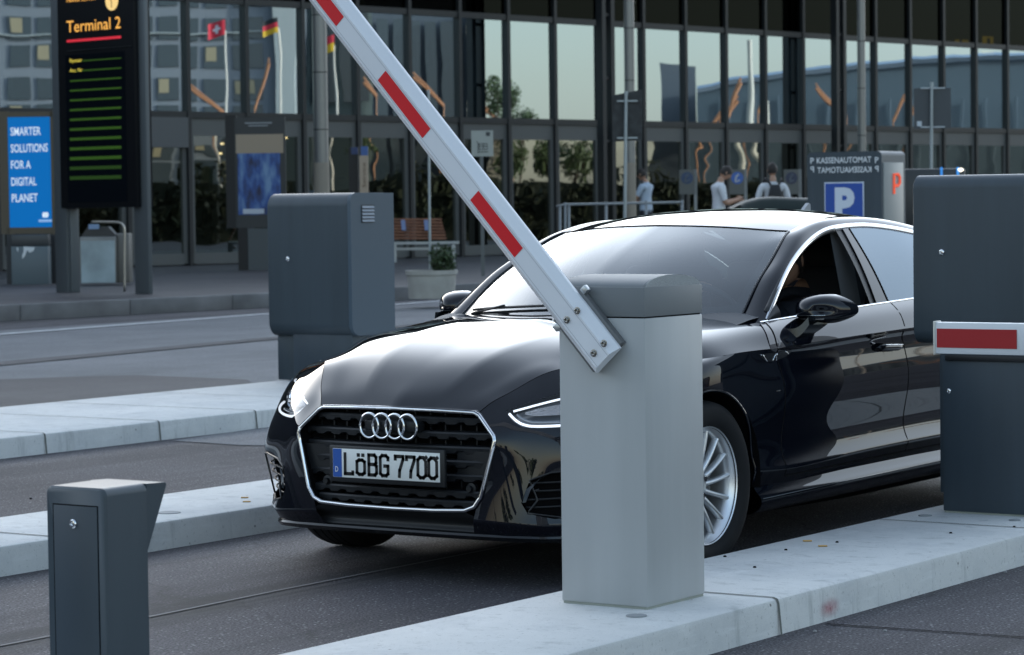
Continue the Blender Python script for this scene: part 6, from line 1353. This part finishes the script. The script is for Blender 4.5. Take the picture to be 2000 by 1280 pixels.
# ---- the green car behind, of which the roof shows
def plain_car(c, ax, label, col, L_=4.2, W_=1.75, H_=1.47, group=None):
    K = thing('car', c, label, 'car', group); ax = np.array(ax); sd = np.array([-ax[1], ax[0], 0]); o = np.array(c)
    P = lambda x, y, z: o + ax * x + sd * y + fz * z
    st = [(-.5, .42, .78, .82, .82, .6), (-.47, .30, .86, .86, .90, .66), (-.40, .22, .94, .98, 1.12, .60), (-.28, .2, 1., .97, 1.40, .55), (-.1, .2, 1., .96, 1.47, .56), (.08, .2, 1., .95, 1.44, .56), (.22, .2, 1., .94, 1.08, .60), (.30, .22, .98, .92, .95, .66), (.42, .25, .92, .80, .80, .68), (.5, .34, .76, .66, .66, .6)]
    G = []
    for x, z0, wf, zb, zr, wr in st:
        hw = W_ / 2; G.append([P(x * L_, y, z) for y, z in ((-hw * .8, z0), (-hw * wf, z0 + .12), (-hw * wf, zb - .12), (-hw * wf * .95, zb), (-hw * wr if zr > zb + .05 else -hw * wf * .85, max(zr - .04, zb + .004)), (-hw * wr * .6, max(zr, zb + .006)), (0, max(zr + .01, zb + .01)), (hw * wr * .6, max(zr, zb + .006)), (hw * wr if zr > zb + .05 else hw * wf * .85, max(zr - .04, zb + .004)), (hw * wf * .95, zb), (hw * wf, zb - .12), (hw * wf, z0 + .12), (hw * .8, z0))])
    g = loft(G, su=3, sv=4)[0]; b = MB(); b.grid(g); b.add(g[0], [tuple(range(len(g[0])))]); b.add(g[-1], [tuple(range(len(g[-1])))]); b.build('body', col, K, smooth=40)
    dk = mat('car_window', (.015, .02, .022), .06, 0, .8)
    for s_ in (-1, 1):
        for x0, x1 in ((-.26, -.11), (-.10, .06)):
            b = MB(); q = []
            for x, z, f in ((x0, 1.0, 0), (x1, 1.0, 0), (x1 + .02 if x1 > 0 else x1, 1.33 if x1 < 0 else 1.30, 1), (x0 + .02 if x0 < -.2 else x0, 1.33, 1)):
                q.append(P(x * L_, s_ * W_ / 2 * (.955 - .375 * f * .87 + .015), z))
            b.add(q, [(0, 1, 2, 3)]); b.build('window', dk, K, recalc=False)
        for x in (-.31, .31):
            Wn = P(x * L_, s_ * (W_ / 2 - .1), .31); b = MB(); b.lathe([(.2, -.1), (.29, -.1), (.31, -.07), (.31, .07), (.29, .1), (.2, .1)], Wn, sd * s_, 32); wo_ = b.build('wheel', rub, K, smooth=40); b = MB(); b.lathe([(0, .08), (.08, .085), (.2, .095)], Wn, sd * s_, 20); b.build('rim', rimm, wo_, smooth=40)
    b = MB(); b.grid([[P(x * L_, y * W_ / 2, z) for y in np.linspace(-.56, .56, 5)] for x, z in ((.225, 1.09), (.155, 1.27), (.10, 1.40))]); b.build('windscreen', dk, K, smooth=True)
    return K
cc = atD(1500, 400, 38); cp_g = mat('car_green_black', (.012, .022, .020), .5, 0, .25)
plain_car((cc[0], cc[1], -.02), -_R0, 'dark green car behind the black one, its roof just showing', cp_g, H_=1.47)

# ====================================================================== the other side of the forecourt, seen only as a reflection in the glass
def mir(Pt): Pt = np.asarray(Pt, float); return Pt - np.outer(((Pt - FO) @ fn), 2 * fn) if Pt.ndim > 1 else Pt - fn * (2 * ((Pt - FO) @ fn))
def mbox(b, px0, py0, px1, py1, dep, th, dd=0., z0=None):
    """box whose mirror image in the facade fills these pixels at that distance"""
    t = MB(); a, c = atD(px0, py1, dep), atD(px1, py0, dep); zl, zh = (z0 if z0 is not None else a[2]), c[2]; m_ = (a + c) / 2 + _F0 * (th / 2 - dd); m_[2] = (zl + zh) / 2
    t.frame_box(m_, YR, (abs((c - a) @ _R0), th, zh - zl)); return b.add([mir(np.array(v)) for v in t.v], t.f)
def mpt(px, py, dep): return mir(atD(px, py, dep))
D0 = 300.
q = mpt(250, 425, D0); HT = thing('hotel_building', (q[0], q[1], 0), 'pale grey hotel with rows of square windows, mirrored in the left glass', 'building')
hw_ = mat('hotel_wall', (.20, .215, .23), .8); hg = mat('hotel_glass', (.03, .045, .055), .1, 0, .8); hy = mat('hotel_blind', (.34, .28, .17), .8); hwd = mat('hotel_edge', (.34, .36, .34), .8)
b = MB(); mbox(b, -420, -260, 566, 440, D0, 14, z0=0); b.build('wall', hw_, HT)
for r in range(9):
    for k in range(9):
        x0 = 304 + 54 * k - 54 * 7 + 110; y0 = -150 + 59 * r + (6 if r % 2 else 0)
        if y0 > 380 or x0 > 540: continue
        b = MB(); mbox(b, x0, y0, x0 + 40, y0 + 44, D0, .3, dd=.2); w = b.build('window', hg, HT)
        if (k * 7 + r * 5) % 3 == 0: b = MB(); mbox(b, x0 + 4, y0 + 3, x0 + 22, y0 + 30, D0, .1, dd=.3); b.build('blind', hy, w)
for y in (-40, 78): b = MB(); mbox(b, -420, y - 17, 566, y - 2, D0, .6, dd=.6); b.build('cornice', hwd, HT)
b = MB(); mbox(b, 540, -260, 566, 440, D0 - 1, 2, dd=.8, z0=0); b.build('corner_pier', hwd, HT)
q = mpt(650, 425, 330); OF = thing('office_building', (q[0], q[1], 0), 'greenish office block between hotel and tower, mirrored behind the boom', 'building')
b = MB(); mbox(b, 566, -60, 720, 440, 330, 14, z0=0); b.build('wall', mat('office_wall', (.20, .24, .22), .6), OF)
for k in range(5):
    b = MB(); mbox(b, 575 + 29 * k, -40, 590 + 29 * k, 200, 329, .3, dd=.4); b.build('window_strip', hg, OF)
q = mpt(820, 425, 310); DKB = thing('dark_office', (q[0], q[1], 0), 'dark grey office block beside a tan tower, mirrored in the middle glass', 'building')
b = MB(); mbox(b, 720, -60, 932, 440, 310, 14, z0=0); b.build('wall', mat('dark_office_wall', (.085, .10, .115), .6), DKB)
for k in range(6): b = MB(); mbox(b, 728 + 33 * k, 40, 746 + 33 * k, 380, 309, .3, dd=.4); b.build('window_strip', hg, DKB)
q = mpt(942, 425, 305); TW = thing('tan_tower', (q[0], q[1], 0), 'tan tower with rows of slits beside open sky, mirrored in the glass', 'tower')
b = MB(); mbox(b, 930, 20, 957, 440, 305, 8, z0=0); b.build('shaft', mat('tower_tan', (.30, .26, .20), .8), TW)
for k in range(22): b = MB(); mbox(b, 934, 36 + 15 * k, 953, 41 + 15 * k, 304.6, .2, dd=.1); b.build('slit', mat('slit_dark', (.08, .07, .06), .7), TW)
q = mpt(1336, 425, 260); GRB = thing('grey_block', (q[0], q[1], 0), 'slanted grey block standing alone against the sky, mirrored in the glass', 'building')
b = MB(); Pq = [mpt(1318, 440, 260), mpt(1303, 122, 260), mpt(1374, 128, 260), mpt(1376, 440, 260)]; b.prism([(0, 0), (0, 1)], (0, 0, 0), (0, 0, 0), (0, 0, 0), (0, 0, 0)) if False else b.add(Pq + [p + (Pq[3] - Pq[0]) * 0 + (np.array(mir(atD(1340, 400, 275))) - np.array(mir(atD(1340, 400, 260)))) for p in Pq], [(0, 1, 2, 3), (4, 5, 6, 7), (0, 1, 5, 4), (1, 2, 6, 5), (2, 3, 7, 6), (3, 0, 4, 7)]); b.build('wall', mat('block_grey', (.085, .10, .115), .7), GRB)
q = mpt(1700, 425, 240); HA = thing('arrivals_hall', (q[0], q[1], 0), 'long low hall with a curved pale roof edge, mirrored in the right glass', 'building')
top = [(1376, 172), (1440, 160), (1530, 148), (1640, 133), (1760, 120), (1880, 112), (2000, 108), (2150, 110), (2400, 130)]; ts = spl([(x, y, 0) for x, y in top])(np.linspace(0, 8, 60))
b = MB(); b.grid([[mpt(x, y, d_) for x, y, _ in ts] for d_, dy in ((240, 0), (256, 0))]); b.grid([[mpt(x, y, 240) for x, y, _ in ts], [mir(np.array([*atD(x, 400, 240)[:2], 0])) for x, y, _ in ts]]); b.build('wall', mat('hall_wall', (.06, .085, .10), .35), HA, smooth=30)
b = MB(); b.grid([[mpt(x, y - 7, 239) for x, y, _ in ts], [mpt(x, y - 2, 238.4) for x, y, _ in ts], [mpt(x, y + 7, 239) for x, y, _ in ts]]); b.build('roof_edge', mat('hall_edge', (.34, .42, .50), .4), HA, smooth=60)
for k in range(14): x = 1420 + 52 * k; b = MB(); mbox(b, x, 190, x + 2, 400, 239, .3, dd=.3); b.build('rib', mat('hall_rib', (.10, .13, .15), .5), HA)
ob = mat('brace_orange', (.42, .18, .08), .6)
for (x0, y0, x1, y1) in ((1442, 165, 1418, 232), (1438, 200, 1402, 245), (1500, 180, 1478, 225), (1600, 172, 1655, 230), (1765, 190, 1738, 235), (1790, 215, 1768, 240), (372, 160, 455, 222), (522, 120, 490, 215), (800, 150, 860, 205), (700, 160, 725, 190), (930, 195, 990, 240)):
    q = mpt(x0, y0, 235); b = MB(); P0, P1 = mpt(x0, y0, 235), mpt(x1, y1, 235); b.tube([P0, P1], .13, 6); b.tube([P0 + fz * .4, P1 + fz * .1], .08, 6); b.tube([P1, np.array([P1[0], P1[1], 0])], .06, 6); o = b.build('orange_prop', ob); tag(o, 'slanting orange timber prop on a thin stake, mirrored in the terminal glass', 'prop', 'orange props mirrored in the glass')
q = mpt(1372, 425, 220)
for px, y0, lab in ((1410, 60, 'tall pale mast with its top out of view, mirrored left of the curved hall'), (1502, 165, 'short pale mast before the curved hall, mirrored in the glass')):
    q = mpt(px + 55 if px == 1410 else px, 425, 200); b = MB(); b.lathe([(.28, 0), (.20, 13 if px == 1410 else 8.5), (0, 13 if px == 1410 else 8.5)], (q[0], q[1], 0), n=16); o = b.build('mast', mat('mast_pale', (.5, .46, .38), .5), smooth=40); tag(o, lab, 'mast')
for px, py, lab, flag in ((455, 60, 'flagpole with a red flag bearing a white cross, mirrored in the left glass', 0), (548, 56, 'flagpole with a black, red and gold flag, mirrored in the left glass', 1), (655, 90, 'flagpole with a red and gold flag, mirrored left of the boom', 2)):
    dF = 150.; q = mpt(px, 425, dF); FLG = thing('flagpole', (q[0], q[1], 0), lab, 'flagpole', 'flagpoles mirrored in the glass'); zt_ = atD(px, py, dF)[2]
    b = MB(); b.lathe([(.075, 0), (.05, zt_), (0, zt_ + .05)], (q[0], q[1], 0), n=12); b.build('pole', mat('pole_cream', (.62, .55, .46), .5), FLG, smooth=40)
    s_ = dF / FPX; w_, h_ = 34 * s_, 30 * s_; rgt = mir(atD(px - 100, 400, dF)) - mir(atD(px, 400, dF)); rgt[2] = 0; rgt /= np.linalg.norm(rgt); nf = np.cross(rgt, fz)
    def cloth(u0, u1, v0, v1, m_, nm, off=0., par=FLG):
        G = [[q + rgt * (w_ * u) * .95 + fz * (zt_ - .25 - h_ * v - .42 * u * h_ * .8) + nf * (.12 * math.sin(5 * u + 1) + off) for u in np.linspace(u0, u1, 12)] for v in np.linspace(v0, v1, 5)]
        b = MB(); b.grid(G); return b.build(nm, m_, par, smooth=True, recalc=False)
    rd_ = mat('flag_red', (.62, .03, .05), .7); gd_ = mat('flag_gold', (.70, .42, .02), .7); bk_ = mat('flag_black', (.02, .02, .02), .7); wh_ = mat('flag_white', (.75, .75, .75), .7)
    if flag == 0:
        f_ = cloth(0, 1, 0, 1, rd_, 'flag')
        for off in (-.02, .02): cloth(.42, .58, .22, .78, wh_, 'flag_cross', off, f_); cloth(.28, .72, .42, .58, wh_, 'flag_cross', off * 1.2, f_)
    elif flag == 1: cloth(0, 1, 0, .33, bk_, 'flag_band'); cloth(0, 1, .33, .66, rd_, 'flag_band'); cloth(0, 1, .66, 1, gd_, 'flag_band')
    else: cloth(0, 1, 0, .5, rd_, 'flag_band'); cloth(0, 1, .5, 1, gd_, 'flag_band')
bark = mat('bark', (.07, .055, .04), .9)
def tree(px, ptop, wpx, dep, label, seed, pbase=430):
    q = mpt(px, pbase, dep); s_ = dep / FPX; zt_ = atD(px, ptop, dep)[2]; r = wpx * s_ / 2; Tn = thing('tree', (q[0], q[1], 0), label, 'tree', 'trees mirrored in the glass')
    b = MB(); zc = zt_ - r * 1.1; b.tube([(q[0], q[1], 0), (q[0] + .1, q[1], zc * .5), (q[0], q[1] + .1, zc)], [r * .10, r * .08, r * .04], 8)
    for k in range(5): a = 2.5 * k; b.tube([(q[0], q[1], zc * (.5 + .08 * k)), (q[0] + r * .6 * math.cos(a), q[1] + r * .6 * math.sin(a), zc + r * .2 * math.sin(3 * a))], [r * .05, r * .015], 6)
    b.build('trunk', bark, Tn, smooth=40); leaves((q[0], q[1], zc), (r, r, r * 1.15), 1400, r * .10, lf2, 'crown', Tn, seed)
for i, (px, pt, w_, dep, lab) in enumerate(((978, 150, 66, 190, 'tallest green tree, beside the tan tower, mirrored in the glass'), (1012, 205, 60, 200, 'green tree with a low crown next to the tallest one, mirrored in the glass'), (1080, 256, 90, 170, 'low bushy tree mirrored in the grey doors, first from the tower'), (1165, 262, 90, 165, 'low bushy tree mirrored in the grey doors, second from the tower'), (985, 258, 80, 160, 'low bushy tree mirrored in the doors under the tan tower'), (1262, 285, 80, 180, 'low bushy tree mirrored in the grey doors under the open sky'), (705, 262, 60, 150, 'dark tree mirrored in the doors behind the bench'))):
    tree(px, pt, w_, dep, lab, 10 + i)

# added hedges, put here to hide sunlit ground from the door reflections
for k, (px, lab) in enumerate(((180, 'added dark hedge mirrored low to darken the doors behind the poster case'), (700, 'added dark hedge mirrored low to darken the doors behind the bench'), (1200, 'added hedge mirrored low to darken the doors left of the man with the phone'), (1720, 'added dark hedge mirrored low to darken the doors behind the payment kiosk'))):
    dep = 112 + 4 * k; q = mpt(px, 425, dep); HG = thing('hedge', (q[0], q[1], 0), lab, 'hedge', 'added hedges that darken the door reflections')
    b = MB(); mbox(b, px - 262, 352, px + 262, 440, dep, 1.2, z0=0); b.build('branches', mat('hedge_core', (.012, .016, .008), .9), HG)
    c0_, c1_ = mpt(px - 262, 330, dep), mpt(px + 262, 330, dep); rg = random.Random(k); b = MB()
    for i in range(2600):
        t = rg.random(); h = (rg.uniform(.1, 2.0) if rg.random() < .8 else rg.uniform(1.8, 2.5)) + .7 * math.sin(t * 9 + k) ** 3; p = c0_ + (c1_ - c0_) * t; p = np.array([p[0] + rg.gauss(0, .35), p[1] + rg.gauss(0, .35), h]); d = np.array([rg.gauss(0, 1) for _ in range(3)]); d /= np.linalg.norm(d); q_ = np.cross(d, [.3, .5, .8]); q_ /= np.linalg.norm(q_); s_ = rg.uniform(.1, .24)
        b.add([p - d * s_, p - q_ * s_ * .6, p + d * s_, p + q_ * s_ * .6], [(0, 1, 2, 3)])
    b.build('foliage', mat('hedge_leaf', (.022, .028, .013), .7, vary=.6, vscale=.6), HG, recalc=False)
# dark trees beyond the car park behind the camera, mirrored in the black bumper
rg = random.Random(5)
for k in range(11):
    az = R(-14 + 8.2 * k + rg.uniform(-2, 2)); dd = rg.uniform(85, 125); h = rg.uniform(7, 12); x, y = dd * math.cos(az), dd * math.sin(az)
    side = 'left' if k < 5 else 'right'
    Tn = thing('tree', (x, y, 0), 'distant dark tree in the row mirrored along the black car', 'tree', 'distant tree row mirrored in the car')
    b = MB(); b.tube([(x, y, 0), (x + .1, y, h * .4), (x, y + .2, h * .8)], [.3, .22, .08], 8)
    for q in range(4): a = 1.7 * q; b.tube([(x, y, h * (.4 + .08 * q)), (x + h * .25 * math.cos(a), y + h * .25 * math.sin(a), h * (.6 + .05 * q))], [.12, .04], 5)
    b.build('trunk', bark, Tn, smooth=40); leaves((x, y, h * .58), (h * .38, h * .38, h * .44), 900, h * .05, lf2, 'crown', Tn, 40 + k)
